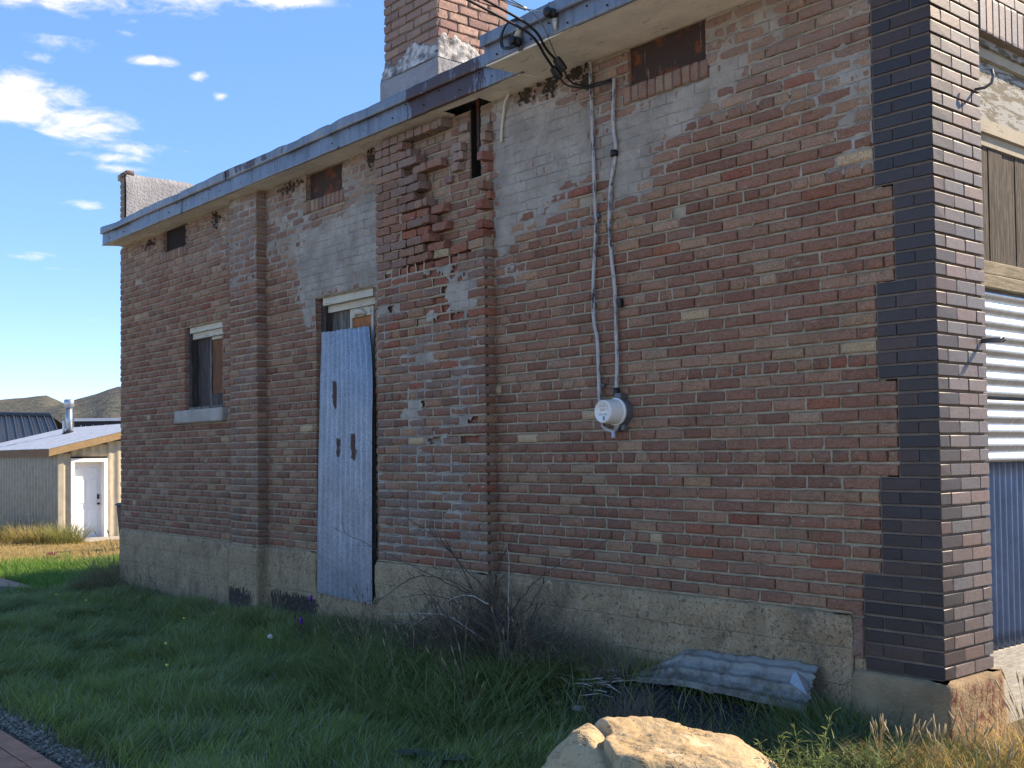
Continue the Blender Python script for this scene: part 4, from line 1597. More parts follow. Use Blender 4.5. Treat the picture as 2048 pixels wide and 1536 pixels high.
def lathe(prof, cx, cz, n=40):
    V, Q = [], []
    for (y, r) in prof:
        for j in range(n):
            a = 2 * math.pi * j / n
            V.append((cx + r * math.cos(a), y, cz + r * math.sin(a)))
    for i in range(len(prof) - 1):
        for j in range(n):
            Q.append((i * n + j, i * n + (j + 1) % n, (i + 1) * n + (j + 1) % n, (i + 1) * n + j))
    Q.append(tuple((len(prof) - 1) * n + j for j in range(n)))
    return V, Q


V, Q = lathe([(.01, .088), (-.045, .088), (-.055, .084), (-.058, .0795)], MX, MZ)
sock = mesh_obj('socket', V, Q, M_METER_G, meter, True)
V, Q = lathe([(-.056, .086), (-.062, .0885), (-.070, .0885), (-.074, .083)], MX, MZ)
mesh_obj('ring', V, Q, M_METER_W, meter, True)
V, Q = lathe([(-.073, .081), (-.085, .080), (-.165, .074), (-.178, .0735), (-.186, .070), (-.188, .064), (-.1835, .062), (-.1835, .001)], MX, MZ)
cov = mesh_obj('cover', V, Q, M_METER_W, meter, True)
for p in cov.data.polygons:
    if len(p.vertices) > 4:
        p.use_smooth = False
MB().box(MX - .022, MX + .020, -.1855, -.184, MZ + .002, MZ + .020).build('display', M_LCD, cov)
for (a, b, c, d) in [(-.03, .025, .030, .033), (-.025, .02, .038, .040), (-.035, .01, -.012, -.010), (-.035, .02, -.018, -.016), (-.03, .015, -.024, -.022)]:
    MB().box(MX + a, MX + b, -.1850, -.184, MZ + c, MZ + d).build('print_line', M_INK, cov)
MB().tube([(MX + .026, -.183, MZ - .018), (MX + .026, -.187, MZ - .018)], .0045, 10).build('port', M_BLACK, cov)
MB().box(MX + .004, MX + .018, -.1855, -.184, MZ - .056, MZ - .030).build('barcode', M_INK, cov)
for i in range(4):
    MB().box(MX + .005, MX + .017, -.1862, -.1857, MZ - .054 + i * .006, MZ - .051 + i * .006).build('barcode_bar', M_BLACK, cov)
MB().box(MX - .022, MX + .035, -.06, .0, MZ + .072, MZ + .12).build('hub', M_METER_G, meter, bevel=.006)
MB().tube([(MX - .025, -.03, MZ + .10), (MX - .025, -.03, MZ + .155)], .021, 12).build('gland', M_BLACK, meter, True)
MB().box(MX - .04, MX - .005, -.05, -.005, MZ - .125, MZ - .075).box(MX + .015, MX + .045, -.04, 0, MZ - .12, MZ - .08).build('lug', M_METER_G, meter, bevel=.004)
MB().box(MX - .035, MX - .018, -.07, -.055, MZ - .165, MZ - .12).build('seal_tag', mat('blue_tag', (.45, .5, .68), .5, .1, 4, 0), meter)

c1 = [(-2.389, -.022, 3.733), (-2.374, -.022, 3.303), (-2.36, -.022, 2.803), (-2.356, -.022, 2.571), (-2.385, -.022, 2.278), (-2.385, -.022, 2.014), (-2.355, -.022, 1.88), (-2.347, -.022, 1.618), (-2.324, -.04, 1.485), (-2.29, -.05, 1.322), (-2.201, -.05, 1.281), (-2.143, -.05, 1.318)]
c2 = [(-2.172, -.022, 3.56), (-2.182, -.022, 3.258), (-2.162, -.022, 3.091), (-2.212, -.022, 2.873), (-2.231, -.022, 2.616), (-2.213, -.022, 2.386), (-2.189, -.022, 2.189), (-2.185, -.022, 1.962), (-2.176, -.024, 1.736), (-2.18, -.03, 1.55)]
w1 = thing('wall_cable', 'long wavy flaking white cable running from the eave behind the meter', 'cable', (-2.29, -.03, 1.3), 'old cables on the wall')
MB().tube(smooth_path(c1, 8), .0125, 8).build('sheath', M_CABLE, w1, True)
w2 = thing('wall_cable', 'shorter flaking cable dropping into the top of the meter', 'cable', (-2.18, -.03, 1.5), 'old cables on the wall')
MB().tube(smooth_path(c2, 8), .0125, 8).build('sheath', M_CABLE, w2, True)
MB().tube([(-2.171, -.03, 3.05), (-2.171, -.03, 3.09)], .024, 8).build('coupling', M_BLACK, w2, True)
for (w, x, z) in ((w1, -2.372, 2.70), (w1, -2.350, 1.58), (w2, -2.19, 2.10)):
    if w is w2:
        continue
    MB().box(x - .018, x + .045, -.022, -.003, z - .012, z + .012).tube([(x + .033, -.02, z), (x + .033, -.028, z)], .006, 8).build('strap', M_METER_G, w, bevel=.002)
MB().box(-2.152, -2.130, -.035, .0, 2.07, 2.13).build('clip', M_BLACK, w2, bevel=.006)
w3 = thing('wire_end', 'short frayed wire end hanging from the soffit beside the torn chimney breast', 'wire', (-3.28, -.015, 3.4))
MB().tube(smooth_path([(-3.217, -.02, 3.735), (-3.25, -.03, 3.68), (-3.286, -.018, 3.612), (-3.305, -.02, 3.5), (-3.312, -.02, 3.399)], 5), .011, 7).build('sheath', M_CREAM, w3, True)

# service drop
sd = thing('service_drop', 'twin black overhead power cables with two splice covers under the wide eave', 'power cable', (-2.38, -.32, 3.6))
# the cables come in from a pole beyond the left edge of the street front, high over the lawn
pole = [(-5.2, -8.2, 6.9), (-3.5, -4.6, 5.35), (-2.72, -2.45, 4.35)]
d1 = pole + [(-2.45, -1.35, 4.02), (-2.33, -.80, 3.855), (-2.292, -.60, 3.775), (-2.335, -.46, 3.70), (-2.354, -.36, 3.656)]
d2 = [(a - .02, b, c - .03) for a, b, c in pole] + [(-2.48, -1.35, 3.985), (-2.36, -.80, 3.82), (-2.315, -.60, 3.745), (-2.365, -.44, 3.665), (-2.395, -.34, 3.614)]
MB().tube(smooth_path(d1, 6), .0085, 8).build('cable', M_BLACK, sd, True)
MB().tube(smooth_path(d2, 6), .0085, 8).build('cable', M_BLACK, sd, True)
for (a, b) in (((-2.352, -.365, 3.668), (-2.332, -.305, 3.592)), ((-2.402, -.345, 3.628), (-2.392, -.288, 3.560))):
    a, b = Vector(a), Vector(b)
    d = (b - a).normalized()
    MB().tube([a, a + d * .008, a + d * .05, b - d * .008, b], [.018, .027, .030, .027, .018], 10).build('splice_cover', M_BLACK, sd, False)
o1 = [(-2.333, -.307, 3.596), (-2.346, -.26, 3.553), (-2.348, -.2, 3.533), (-2.315, -.12, 3.531), (-2.26, -.06, 3.549), (-2.172, -.022, 3.56)]
o2 = [(-2.393, -.29, 3.565), (-2.39, -.25, 3.534), (-2.359, -.19, 3.517), (-2.311, -.11, 3.518), (-2.237, -.06, 3.532), (-2.167, -.02, 3.549)]
MB().tube(smooth_path(o1, 6), .0065, 7).build('tail', M_BLACK, sd, True)
MB().tube(smooth_path(o2, 6), .0065, 7).build('tail', M_BLACK, sd, True)
MB().tube(smooth_path([(-2.40, -.75, 3.985), (-2.328, -.60, 3.904), (-2.257, -.56, 3.804), (-2.265, -.48, 3.70), (-2.335, -.34, 3.61)], 6), .004, 6).build('neutral', M_METER_G, sd, True)
MB().tube([(-2.44, -.70, 3.975), (-2.34, -.62, 3.915)], .011, 8).tube([(-2.34, -.62, 3.915), (-2.19, -.56, 3.862)], .003, 6).build('dead_end_clamp', M_GALV_H, sd, True)


def insulator(loc, label, loop):
    t = thing('insulator', label, 'insulator', loc, 'insulators on the fascia')
    x, y, z = loc
    MB().box(x - .018, x + .018, y + .012, y + .03, z - .05, z + .06).build('plate', M_METER_G, t, bevel=.003)
    V, Q = [], []
    MB().tube([(x, y + .014, z), (x, y - .02, z), (x, y - .026, z), (x, y - .045, z), (x, y - .05, z), (x, y - .062, z)], [.03, .032, .022, .022, .033, .026], 14).build('spool', M_BLACK, t, True)
    MB().tube(smooth_path([(x - .01, y - .035, z + .03), (x - .02, y - .03, z + .055), (x - .004, y - .02, z + .07)], 4), .004, 6).build('wire_tie', M_METER_G, t, True)
    if loop:
        for q in range(2):
            e_ = q * .012
            MB().tube(smooth_path([(x + .03, y - .02, z + .13 + e_), (x - .06, y - .035, z + .13), (x - .12 - e_, y - .03, z + .07), (x - .11 - e_, y - .03, z - .005), (x - .04, y - .045, z - .03 - e_), (x + .03, y - .04, z - .045)], 7), .0065, 7).build('wire_loop', M_BLACK, t, True)
        MB().tube([(x - .03, y + .01, z + .02), (x + .02, y + .005, z + .10)], [.028, .012], 8).build('caulk', M_CREAM, t, True)
    else:
        MB().tube([(x, y + .012, z - .03), (x + .004, y + .010, z - .10)], [.02, .006], 8).build('caulk', M_CREAM, t, True)
    return t


insulator((-2.511, -.545, 3.775), 'black insulator knob with looped wire on the end of the wide fascia', True)
insulator((-2.173, -.545, 3.852), 'black insulator knob with a dead-end clamp on the wide fascia', False)

# swallow-nest mud left along the soffit
def lump(name, label, cat, loc, sx, sy, sz, m, seed, sub=3, amp=.35, group=None, freq=6.0):
    bm = bmesh.new()
    bmesh.ops.create_icosphere(bm, subdivisions=sub, radius=1)
    for v in bm.verts:
        n_ = mnoise.noise(Vector((v.co.x * 1.6 + seed, v.co.y * 1.6, v.co.z * 1.6))) * amp + mnoise.noise(Vector((v.co.x * freq * .8 + seed, v.co.y * freq * .8, v.co.z * freq * .8))) * amp * .55
        v.co *= 1 + n_
        v.co = Vector((v.co.x * sx, v.co.y * sy, v.co.z * sz))
    me = bpy.data.meshes.new(name)
    bm.to_mesh(me)
    bm.free()
    me.polygons.foreach_set('use_smooth', [True] * len(me.polygons))
    me.materials.append(m)
    o = bpy.data.objects.new(name, me)
    o.location = loc
    COL.objects.link(o)
    return tag(o, label, cat, group)


for i, (x, z, sx, sz, lab) in enumerate([(-3.06, 3.66, .07, .06, 'mud nest scar nearest the torn chimney breast'), (-2.80, 3.665, .09, .075, 'largest dark mud nest scar left of the splice covers'),
                                         (-2.55, 3.68, .10, .05, 'mud nest scar behind the splice covers'), (-2.44, 3.60, .05, .06, 'small low mud nest scar beside the wall cable'),
                                         (-5.05, 3.64, .07, .09, 'mud nest scar between the door vent and chimney breast'), (-8.02, 3.63, .12, .10, 'ragged black nest scar left of the pilaster'),
                                         (-6.45, 3.66, .20, .05, 'long black nest scar right of the pilaster'), (-9.75, 3.63, .18, .05, 'mud nest scar near the far corner of the eave')]):
    mb = MB()
    for q in range(46):
        cx, cz = x + R.gauss(0, sx * .5), min(3.735, z + .015 + R.gauss(0, sz * .45))
        rr_ = R.uniform(.006, .02)
        mb.add([(cx + rr_ * R.uniform(.7, 1.3) * dx_, -.002 + R.uniform(-.010, .0) * dy_ - .002, cz + rr_ * R.uniform(.7, 1.3) * dz_) for dx_, dy_, dz_ in ((1, .3, .2), (.3, .3, 1), (-.8, .3, .6), (-.7, .3, -.6), (.4, .3, -.9), (0, 1.6, 0))],
               [(0, 1, 5), (1, 2, 5), (2, 3, 5), (3, 4, 5), (4, 0, 5)])
    o = mb.build('mud_nest', M_MUD, None, False)
    base_origin(o, (x, -.004, z))
    tag(o, lab, 'nest', 'old mud nests under the eave')

# scrap corrugated sheet lying against the foundation
def scrap():
    nu, nv = 130, 40
    V = []
    for s in (0, 1):
        for j in range(nv + 1):
            for i in range(nu + 1):
                a, t = i / nu, j / nv
                x = -1.93 + 1.23 * a + (.08 * a - .02) * (1 - t) + .008 * mnoise.noise((a * 3, t * 14, 7)) * (i in (0, nu)) * 4
                top = -.20 + .165 * min(1, a / .27) + .045 * max(0, a - .27) - .10 * max(0, a - .9)
                bot = -.245 + .035 * min(1, a / .4) - .03 * max(0, a - .6)
                top += .012 * mnoise.noise((a * 14, 3, 2))
                z = bot + (top - bot) * t
                y = -.235 + .185 * t
                f = (t * 3.0 + .15) % 1.0
                rib = .016 * max(0, 1 - abs(f - .5) / .28)
                kink = -.022 * math.exp(-((a - .50 - .05 * t) / .022) ** 2) + .012 * math.exp(-((a - .30) / .02) ** 2)
                w = rib + kink + .007 * mnoise.noise((a * 9, t * 3, 2)) + .004 * abs(mnoise.noise((a * 25, t * 9, 4)))
                V.append((x, y - w * .72 - s * .0015, z + w * .75))
    Q = []
    m_ = (nu + 1) * (nv + 1)
    for j in range(nv):
        for i in range(nu):
            k_ = j * (nu + 1) + i
            Q.append((k_, k_ + 1, k_ + nu + 2, k_ + nu + 1))
            Q.append((m_ + k_ + nu + 1, m_ + k_ + nu + 2, m_ + k_ + 1, m_ + k_))
    t = thing('scrap_sheet', 'bent scrap of corrugated metal lying against the concrete foundation', 'metal sheet', (-1.4, -.2, -.26))
    mesh_obj('sheet', V, Q, M_SCRAP, t, True)
    mesh_obj('folded_corner', [(-.82, -.085, -.03), (-.70, -.13, -.09), (-.66, -.20, -.135), (-.80, -.155, -.10)], [(0, 3, 2, 1)], M_GALV_H, t)


scrap()

# boulder
def boulder():
    bm = bmesh.new()
    bmesh.ops.create_icosphere(bm, subdivisions=7, radius=1)
    planes = [(Vector((.15, -.1, 1)).normalized(), .80), (Vector((-.7, -.5, .75)).normalized(), .86), (Vector((.8, -.2, .6)).normalized(), .93), (Vector((.1, -1, .35)).normalized(), .85), (Vector((.9, .6, .3)).normalized(), .95), (Vector((-.9, .3, .5)).normalized(), .90)]
    for v in bm.verts:
        p = v.co.copy()
        d = p.normalized()
        r = 1.0
        for n_, h in planes:
            c = d.dot(n_)
            if c > .05:
                rr = h / c
                if rr < r + .12:
                    k_ = max(0, min(1, .5 + .5 * (r - rr) / .08))
                    r = r * (1 - k_) + rr * k_ - .03 * k_ * (1 - k_)
        r += .07 * mnoise.noise(d * 1.9 + Vector((3, 1, 7))) + .035 * mnoise.noise(d * 5.2) + .014 * mnoise.noise(d * 13) + .007 * mnoise.noise(d * 27) + .004 * mnoise.noise(d * 55) + .002 * mnoise.noise(d * 110) - .02 * max(0, mnoise.noise(d * 9 + Vector((5, 5, 5))) - .35) - .02 * math.exp(-((mnoise.noise(Vector((d.x * 2.2, d.y * 2.2, d.z * 5)) + Vector((8, 2, 1)))) / .02) ** 2)
        # cleft running down from the top
        s = d.x + .34 + .10 * mnoise.noise(Vector((0, d.z * 2, d.y * 2 + 5)))
        r -= .10 * math.exp(-(s / .03) ** 2) * (1 if d.z > .1 else max(0, d.z * 10))
        r += .05 * (1 / (1 + math.exp(-s / .03)) - .5) * (d.z > 0)
        v.co = d * r
        v.co = Vector((v.co.x * .60, v.co.y * .46, v.co.z * .50))
    me = bpy.data.meshes.new('boulder')
    bm.to_mesh(me)
    bm.free()
    me.polygons.foreach_set('use_smooth', [True] * len(me.polygons))

    def fn(k, p, c, h, b):
        n = k.noise(p, 9, 6, .68)
        c = k.mix(k.ramp(n, .5, .66), c, (.34, .235, .125))
        c = k.mix(k.ramp(k.noise(p, 3.5, 5, .6), .58, .72), c, (.60, .50, .34))
        ck = k.ramp(k.m('ABSOLUTE', k.m('SUBTRACT', k.noise(k.vmul(p, (1, 1, 1.6)), 4.2, 4, .6, .4), .5)), .010, .0)
        ck = k.m('MULTIPLY', ck, k.ramp(k.noise(p, 2.6, 2, .5), .46, .56))
        pit = k.m('MAXIMUM', k.ramp(k.noise(k.vmul(p, (1, 1, 2.2)), 60, 3, .6), .36, .28), ck)
        return k.mix(k.m('MULTIPLY', pit, .7), c, (.14, .09, .05)), k.m('SUBTRACT', k.m('ADD', h, n), k.m('MULTIPLY', pit, .6))
    me.materials.append(mat('sandstone', (.47, .36, .225), .93, .3, 3, .7, 42, .012, fn=fn, col2=(.40, .285, .16)))
    o = bpy.data.objects.new('boulder', me)
    o.location = (-.30, -1.81, -.42)
    o.rotation_euler = (0, 0, math.atan2(.762, .647))
    COL.objects.link(o)
    tag(o, 'large tan sandstone boulder with a cleft, lit by the sun, at the lawn edge', 'boulder')


boulder()

# paver path and gravel edge
M_PAVER = mat('paver_red', (.60, .245, .15), .92, .35, 7, .6, 60, .004, col2=(.42, .18, .115))
path = MB().box(-9.0, 1.2, -6.2, -3.16, -.60, -.470).build('paver_path', mat('path_sand', (.10, .085, .07), .95, .3, 9, .6, 60), None)
path['kind'] = 'structure'
pm = []
for i in range(4):
    mb = MB().box(-.117, .117, -.058, .058, -.03, 0)
    o = mb.build('paver', M_PAVER, None, bevel=.005)
    pm.append(o.data)
    bpy.data.objects.remove(o)
for j in range(11):
    for i in range(24):
        o = bpy.data.objects.new('paver', pm[(i + j) % 4])
        link(o, path)
        o.location = (-7.2 + i * .242 + (j % 2) * .121 + R.uniform(-.003, .003), -3.23 - j * .123 + R.uniform(-.003, .003), -.462 + R.uniform(-.003, .003))
        o.rotation_euler = (R.uniform(-.012, .012), R.uniform(-.01, .01), R.uniform(-.02, .02))
o = MB().box(-14.0, -11.25, -7, -.55, -.75, -.505).build('brick_walk', mat('walk_paver', (.48, .24, .17), .92, .35, 9, .6, 40, .006, col2=(.36, .19, .14)), None, bevel=.01)
o['kind'] = 'structure'


def scatter_stones(name, n, fx, m, smin, smax, label=None, kind='stuff', seed=1):
    rr = np.random.RandomState(seed)
    ico = [(0, 0, 1), (.89, 0, .45), (.28, .85, .45), (-.72, .53, .45), (-.72, -.53, .45), (.28, -.85, .45), (.72, .53, -.45), (-.28, .85, -.45), (-.89, 0, -.45), (-.28, -.85, -.45), (.72, -.53, -.45), (0, 0, -1)]
    F = [(0, 1, 2), (0, 2, 3), (0, 3, 4), (0, 4, 5), (0, 5, 1), (1, 6, 2), (2, 7, 3), (3, 8, 4), (4, 9, 5), (5, 10, 1), (2, 6, 7), (3, 7, 8), (4, 8, 9), (5, 9, 10), (1, 10, 6), (11, 7, 6), (11, 8, 7), (11, 9, 8), (11, 10, 9), (11, 6, 10)]
    I = np.array(ico)
    xy = fx(rr, n)
    s = smin + (smax - smin) * rr.rand(n) ** 2.5
    z = gz(xy[:, 0], xy[:, 1]) + s * .2
    sc = s[:, None, None] * (1 + .35 * rr.uniform(-1, 1, (n, 12, 1))) * np.array([1, 1, .65])[None, None, :] * (1 + .3 * rr.uniform(-1, 1, (n, 1, 3)))
    V = I[None] * sc + np.concatenate([xy, z[:, None]], 1)[:, None, :]
    T = np.array(F)[None] + (np.arange(n) * 12)[:, None, None]
    g = rr.uniform(.5, 1.5, (n, 1)) * np.array([[.27, .225, .18]])
    o = np_mesh(name, V.reshape(-1, 3), None, T.reshape(-1, 3), m, None, kind=kind, fcol=np.repeat(g, 20, 0))
    if label:
        tag(o, label, name)
    return o


def attr_mat(name, rough=.9):
    def fn(k, p, c, h, b):
        return k.mix(.25, tint(k, 'attr', 'bcol'), c, 'MULTIPLY'), h
    return mat(name, (.8, .8, .8), rough, .4, 30, .4, 90, .003, fn=fn)


M_STONE = attr_mat('gravel_stone')
scatter_stones('gravel', 9000, lambda r, n: np.stack([r.uniform(-9, 1, n), -3.04 + .075 * r.randn(n) - .02], 1), M_STONE, .004, .014, 'grey gravel strip between the lawn and the paver path', seed=3)
scatter_stones('cinders', 7000, lambda r, n: np.stack([-1.55 + .55 * r.randn(n), -.45 + .24 * r.randn(n)], 1), mat('cinder', (.022, .021, .023), .6, .4, 30, .4, 90, .003, spec=.5), .004, .016, 'black coal cinders on bare soil before the scrap metal', seed=5)
for i, (x, y, s, lab) in enumerate([(-1.95, -.62, .045, 'pale stone on the cinders nearest the scrap metal'), (-2.15, -.60, .03, 'small pale stone left on the cinders'), (-1.80, -.98, .07, 'flat pale slab of stone in the grass left of the boulder'),
                                    (-1.93, -.93, .03, 'small stone beside the flat slab'), (-2.35, -.55, .022, 'tiny stone at the edge of the dry grass')]):
    lump('stone', lab, 'stone', (x, y, gzf(x, y) + s * .35), s, s * .8, s * .45, mat('pale_stone%d' % i, (.36, .34, .32), .95, .3, 20, .5, 60), 2.2 * i, 3, .3, 'loose stones by the foundation')

# ------------------------------------------------------------------ grass
def blades(P, H, Wd, ang, lean, curve):
    """n blades: base P, height, width, heading, lean, curvature -> 7 verts each"""
    n = len(P)
    dx, dy = np.cos(ang), np.sin(ang)
    sx_, sy_ = -dy, dx
    V = np.zeros((n, 7, 3))
    for li, (t, w) in enumerate([(0, 1.0), (.42, .9), (.76, .6), (1, 0)]):
        out = H * (lean * t + curve * t * t)
        zz = H * (t - .35 * curve * t * t)
        c = np.stack([P[:, 0] + dx * out, P[:, 1] + dy * out, P[:, 2] + zz], 1)
        if li < 3:
            V[:, li * 2] = c - np.stack([sx_, sy_, 0 * sx_], 1) * (Wd * w / 2)[:, None]
            V[:, li * 2 + 1] = c + np.stack([sx_, sy_, 0 * sx_], 1) * (Wd * w / 2)[:, None]
        else:
            V[:, 6] = c
    b = np.arange(n)[:, None] * 7
    Q = np.concatenate([b + np.array([[0, 1, 3, 2]]), b + np.array([[2, 3, 5, 4]])], 0)
    T = b + np.array([[4, 5, 6]])
    return V.reshape(-1, 3), Q, T


def grass_obj(name, P, H, Wd, ang, lean, curve, col, parent=None, kind=None, m=None):
    V, Q, T = blades(P, H, Wd, ang, lean, curve)
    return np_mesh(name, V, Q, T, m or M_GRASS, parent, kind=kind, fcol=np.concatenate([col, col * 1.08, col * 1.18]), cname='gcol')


def lawn():
    n = 230000
    x = NR.uniform(-11.4, .9, n)
    y = NR.uniform(-3.0, -.04, n)
    keep = np.ones(n, bool)
    # thin over the cinders and before the street corner
    cin = np.exp(-(((x + 1.5) / 1.05) ** 2 + ((y + .42) / .48) ** 2) ** 2)
    keep &= NR.rand(n) > cin * .97
    keep &= NR.rand(n) > sst(-2.80, -2.98, y) * .8 + .15 * vnoise(x * 5, y * 5, 8)
    keep &= ~((x > -.3) & (y > -.5) & (NR.rand(n) < .8))
    keep &= ~((x < -11.0) & (y < -.6) & (NR.rand(n) < .7))
    keep &= ~((((x + .36) / .5) ** 2 + ((y + 1.83) / .5) ** 2) < .7)
    x, y = x[keep], y[keep]
    n = len(x)
    c1_ = vnoise(x * 2.2, y * 2.2, 61)
    c2_ = vnoise(x * 7, y * 7, 62)
    c3_ = vnoise(x * 1.1 + 40, y * 1.1, 64)
    H = .085 + .045 * c1_ + .035 * c2_ + .06 * sst(-.9, -.15, y) + NR.uniform(-.03, .045, n)
    H += .05 * sst(-4.6, -3.4, x) * sst(-1.9, -1.0, y)
    H = np.clip(H, .035, .3)
    ang = 2.4 + 2.2 * vnoise(x * 1.7, y * 1.7, 66) + NR.normal(0, .9, n)
    lean = .25 + .25 * NR.rand(n) + .15 * c2_
    curve = .25 + .5 * NR.rand(n)
    Wd = NR.uniform(.0026, .0055, n)
    g = np.array([.195, .245, .062])
    col = g[None] * (1 + .25 * c3_ + .2 * c2_ + NR.uniform(-.25, .3, n))[:, None]
    yel = NR.rand(n) < (.05 + .10 * sst(-.7, -.1, y) + .05 * (c1_ > .4))
    col[yel] = np.array([.26, .215, .11]) * NR.uniform(.6, 1.15, (yel.sum(), 1))
    lime = NR.rand(n) < .12
    col[lime] *= np.array([1.35, 1.25, .9])
    hi = NR.rand(n) < .10
    col[hi] = np.array([.27, .33, .17]) * NR.uniform(.8, 1.2, (hi.sum(), 1))  # glossy highlights put into the colour of scattered blades
    H[hi] *= 1.25
    Wd[hi] *= 1.3
    P = np.stack([x, y, gz(x, y) - .004], 1)
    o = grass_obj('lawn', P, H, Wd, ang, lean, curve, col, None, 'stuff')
    tag(o, 'thick green lawn in the shade of the brick wall', 'grass')


lawn()


def far_grass():
    n = 90000
    x = -11 - 17 * NR.rand(n) ** 1.35
    y = NR.uniform(-1.2, 6.5, n)
    keep = ~((x < -26.9) & (y > 4.5)) & ~((x > -14.05) & (x < -11.2) & (y < -.5)) & ~((x > -10.9) & (y > 0))
    keep &= ~((x > -26.9) & (x < -25.7) & (y > 4.7) & (y < 6.2))
    x, y = x[keep], y[keep]
    n = len(x)
    k1 = vnoise(x * .8, y * .8, 71)
    k2 = vnoise(x * 3, y * 3, 72)
    green = sst(-18.6, -16.2, x + 1.2 * k1 - .5 * y)
    bare = (1 - green) * (k2 > .25)
    keep = NR.rand(n) > bare * .6
    x, y, k1, k2, green = [a[keep] for a in (x, y, k1, k2, green)]
    n = len(x)
    H = np.clip((.10 + .05 * k2 + NR.uniform(-.04, .06, n)) * (.6 + .7 * green), .03, .3)
    col = np.where(NR.rand(n)[:, None] < green[:, None] * 1.1, np.array([.125, .25, .045]), np.array([.42, .31, .13])) * NR.uniform(.65, 1.25, (n, 1))
    P = np.stack([x, y, gz(x, y) - .004], 1)
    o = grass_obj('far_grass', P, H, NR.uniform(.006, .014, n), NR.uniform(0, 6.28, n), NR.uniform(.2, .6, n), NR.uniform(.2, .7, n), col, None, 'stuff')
    tag(o, 'sunlit green and straw-coloured grass before the shed', 'grass')


far_grass()


def tuft(name, label, cat, x, y, n, H, spread, col, jit=.25, wd=(.005, .009), group=None, heads=0, lean=(.15, .9), curve=(.3, .9), hcol=(.40, .32, .2), toward=None, m=None):
    """one clump of grass: a thing with its blades and, where they show, its seed heads"""
    z = gzf(x, y)
    t = thing(name, label, cat, (x, y, z), group)
    a = NR.uniform(0, 6.283, n) if toward is None else toward + NR.normal(0, 1.0, n)
    r = spread * np.sqrt(NR.rand(n)) * .5
    a0 = NR.uniform(0, 6.283, n)
    bx_, by_ = x + r * np.cos(a0), np.minimum(y + r * np.sin(a0), max(-.06, y)) if y < 0 and x < -.3 else y + r * np.sin(a0)
    P = np.stack([bx_, by_, gz(bx_, by_) - .005], 1)
    a = a0 + NR.normal(0, 1.0, n) if toward is None else a
    hh = H * NR.uniform(.45, 1.1, n)
    c = np.array(col)[None] * NR.uniform(1 - jit, 1 + jit, (n, 1))
    grass_obj('blades', P, hh, NR.uniform(wd[0], wd[1], n), a, NR.uniform(lean[0], lean[1], n), NR.uniform(curve[0], curve[1], n), c, t, None, m)
    if heads:
        mb = MB()
        for i in range(heads):
            aa = R.uniform(0, 6.28)
            hx = H * R.uniform(.9, 1.35)
            l = R.uniform(.1, .45)
            pts = [(x, y, z), (x + math.cos(aa) * hx * l * .4, y + math.sin(aa) * hx * l * .4, z + hx * .6), (x + math.cos(aa) * hx * l, y + math.sin(aa) * hx * l, z + hx)]
            mb.tube(smooth_path(pts, 3), .0012, 4, False)
            e_ = Vector(pts[-1])
            d = (e_ - Vector(pts[1])).normalized()
            mb.tube([e_ - d * .01, e_ + d * .02, e_ + d * .055], [.002, .0055, .001], 5)
        mb.build('seed_heads', leafmat('seed', col=hcol, trans=.3), t, True)
    return t


GRN = (.185, .24, .085)
spots = [(-4.35, -.62), (-3.95, -.80), (-3.62, -.55), (-3.35, -.82), (-3.05, -.62), (-2.85, -.90), (-2.62, -.60), (-3.55, -1.10), (-3.0, -1.18), (-2.45, -1.05), (-2.2, -1.25), (-4.2, -1.0), (-2.72, -.36)]
for (x, y) in spots:
    tuft('tall_grass_tuft', 'tall arching green grass clump below the chimney breast', 'grass clump', x, y, 210, .33 + R.uniform(-.06, .08), .6, GRN, group='green grass clumps by the breast', wd=(.005, .0105), heads=3)
for (x, y) in [(-.62, -.80), (-.45, -.62), (-.40, -.92), (-.2, -.50), (-.22, -.85), (-.85, -1.05)]:
    tuft('grass_tuft', 'loose green grass clump between boulder and concrete plinth', 'grass clump', x, y, 300, .30 + R.uniform(-.05, .06), .45, (.095, .15, .08), group='green grass clumps by the plinth', wd=(.004, .008))
for i, (x, y, h_) in enumerate([(-2.62, -.16, .36), (-2.38, -.14, .33), (-2.85, -.16, .38), (-2.15, -.15, .26)]):
    tuft('dry_grass_tuft', 'fine mauve-grey dead grass clump right of the chimney breast', 'grass clump', x, y, 520, h_ * .85, .4, (.32, .26, .215), group='dead grass clumps by the breast', wd=(.0016, .003), lean=(.05, .4), curve=(.1, .5))
for (x, y, h_) in [(-4.55, -.42, .30), (-4.75, -.25, .32), (-5.35, -.30, .26), (-6.3, -.25, .22), (-7.3, -.35, .20)]:
    tuft('brown_grass_tuft', 'brown withered grass clump at the wall foot near the doorway', 'grass clump', x, y, 300, h_, .5, (.14, .11, .075), group='withered clumps by the doorway', wd=(.003, .006), heads=8)
for (x, y, h_) in [(-1.45, -.72, .20), (-1.25, -.78, .17), (-1.02, -.72, .16), (-1.62, -.55, .14)]:
    tuft('pale_grass_tuft', 'feathery pale dead grass clump in front of the scrap metal', 'grass clump', x, y, 420, h_, .3, (.26, .205, .16), group='feathery clumps by the scrap', wd=(.0014, .003), lean=(.1, .7))
for i, (x, y, h_) in enumerate([(-10.95, .05, .55), (-10.75, -.22, .38), (-10.3, -.16, .28), (-9.7, -.14, .22), (-11.15, .35, .5)]):
    tuft('rank_grass_tuft', 'rank brown grass clump at the far corner of the brick building', 'grass clump', x, y, 420, h_, .6, (.22, .17, .09), group='rank clumps at the far corner', wd=(.004, .008), heads=10, lean=(.05, .5))
GOLD = (.46, .33, .14)
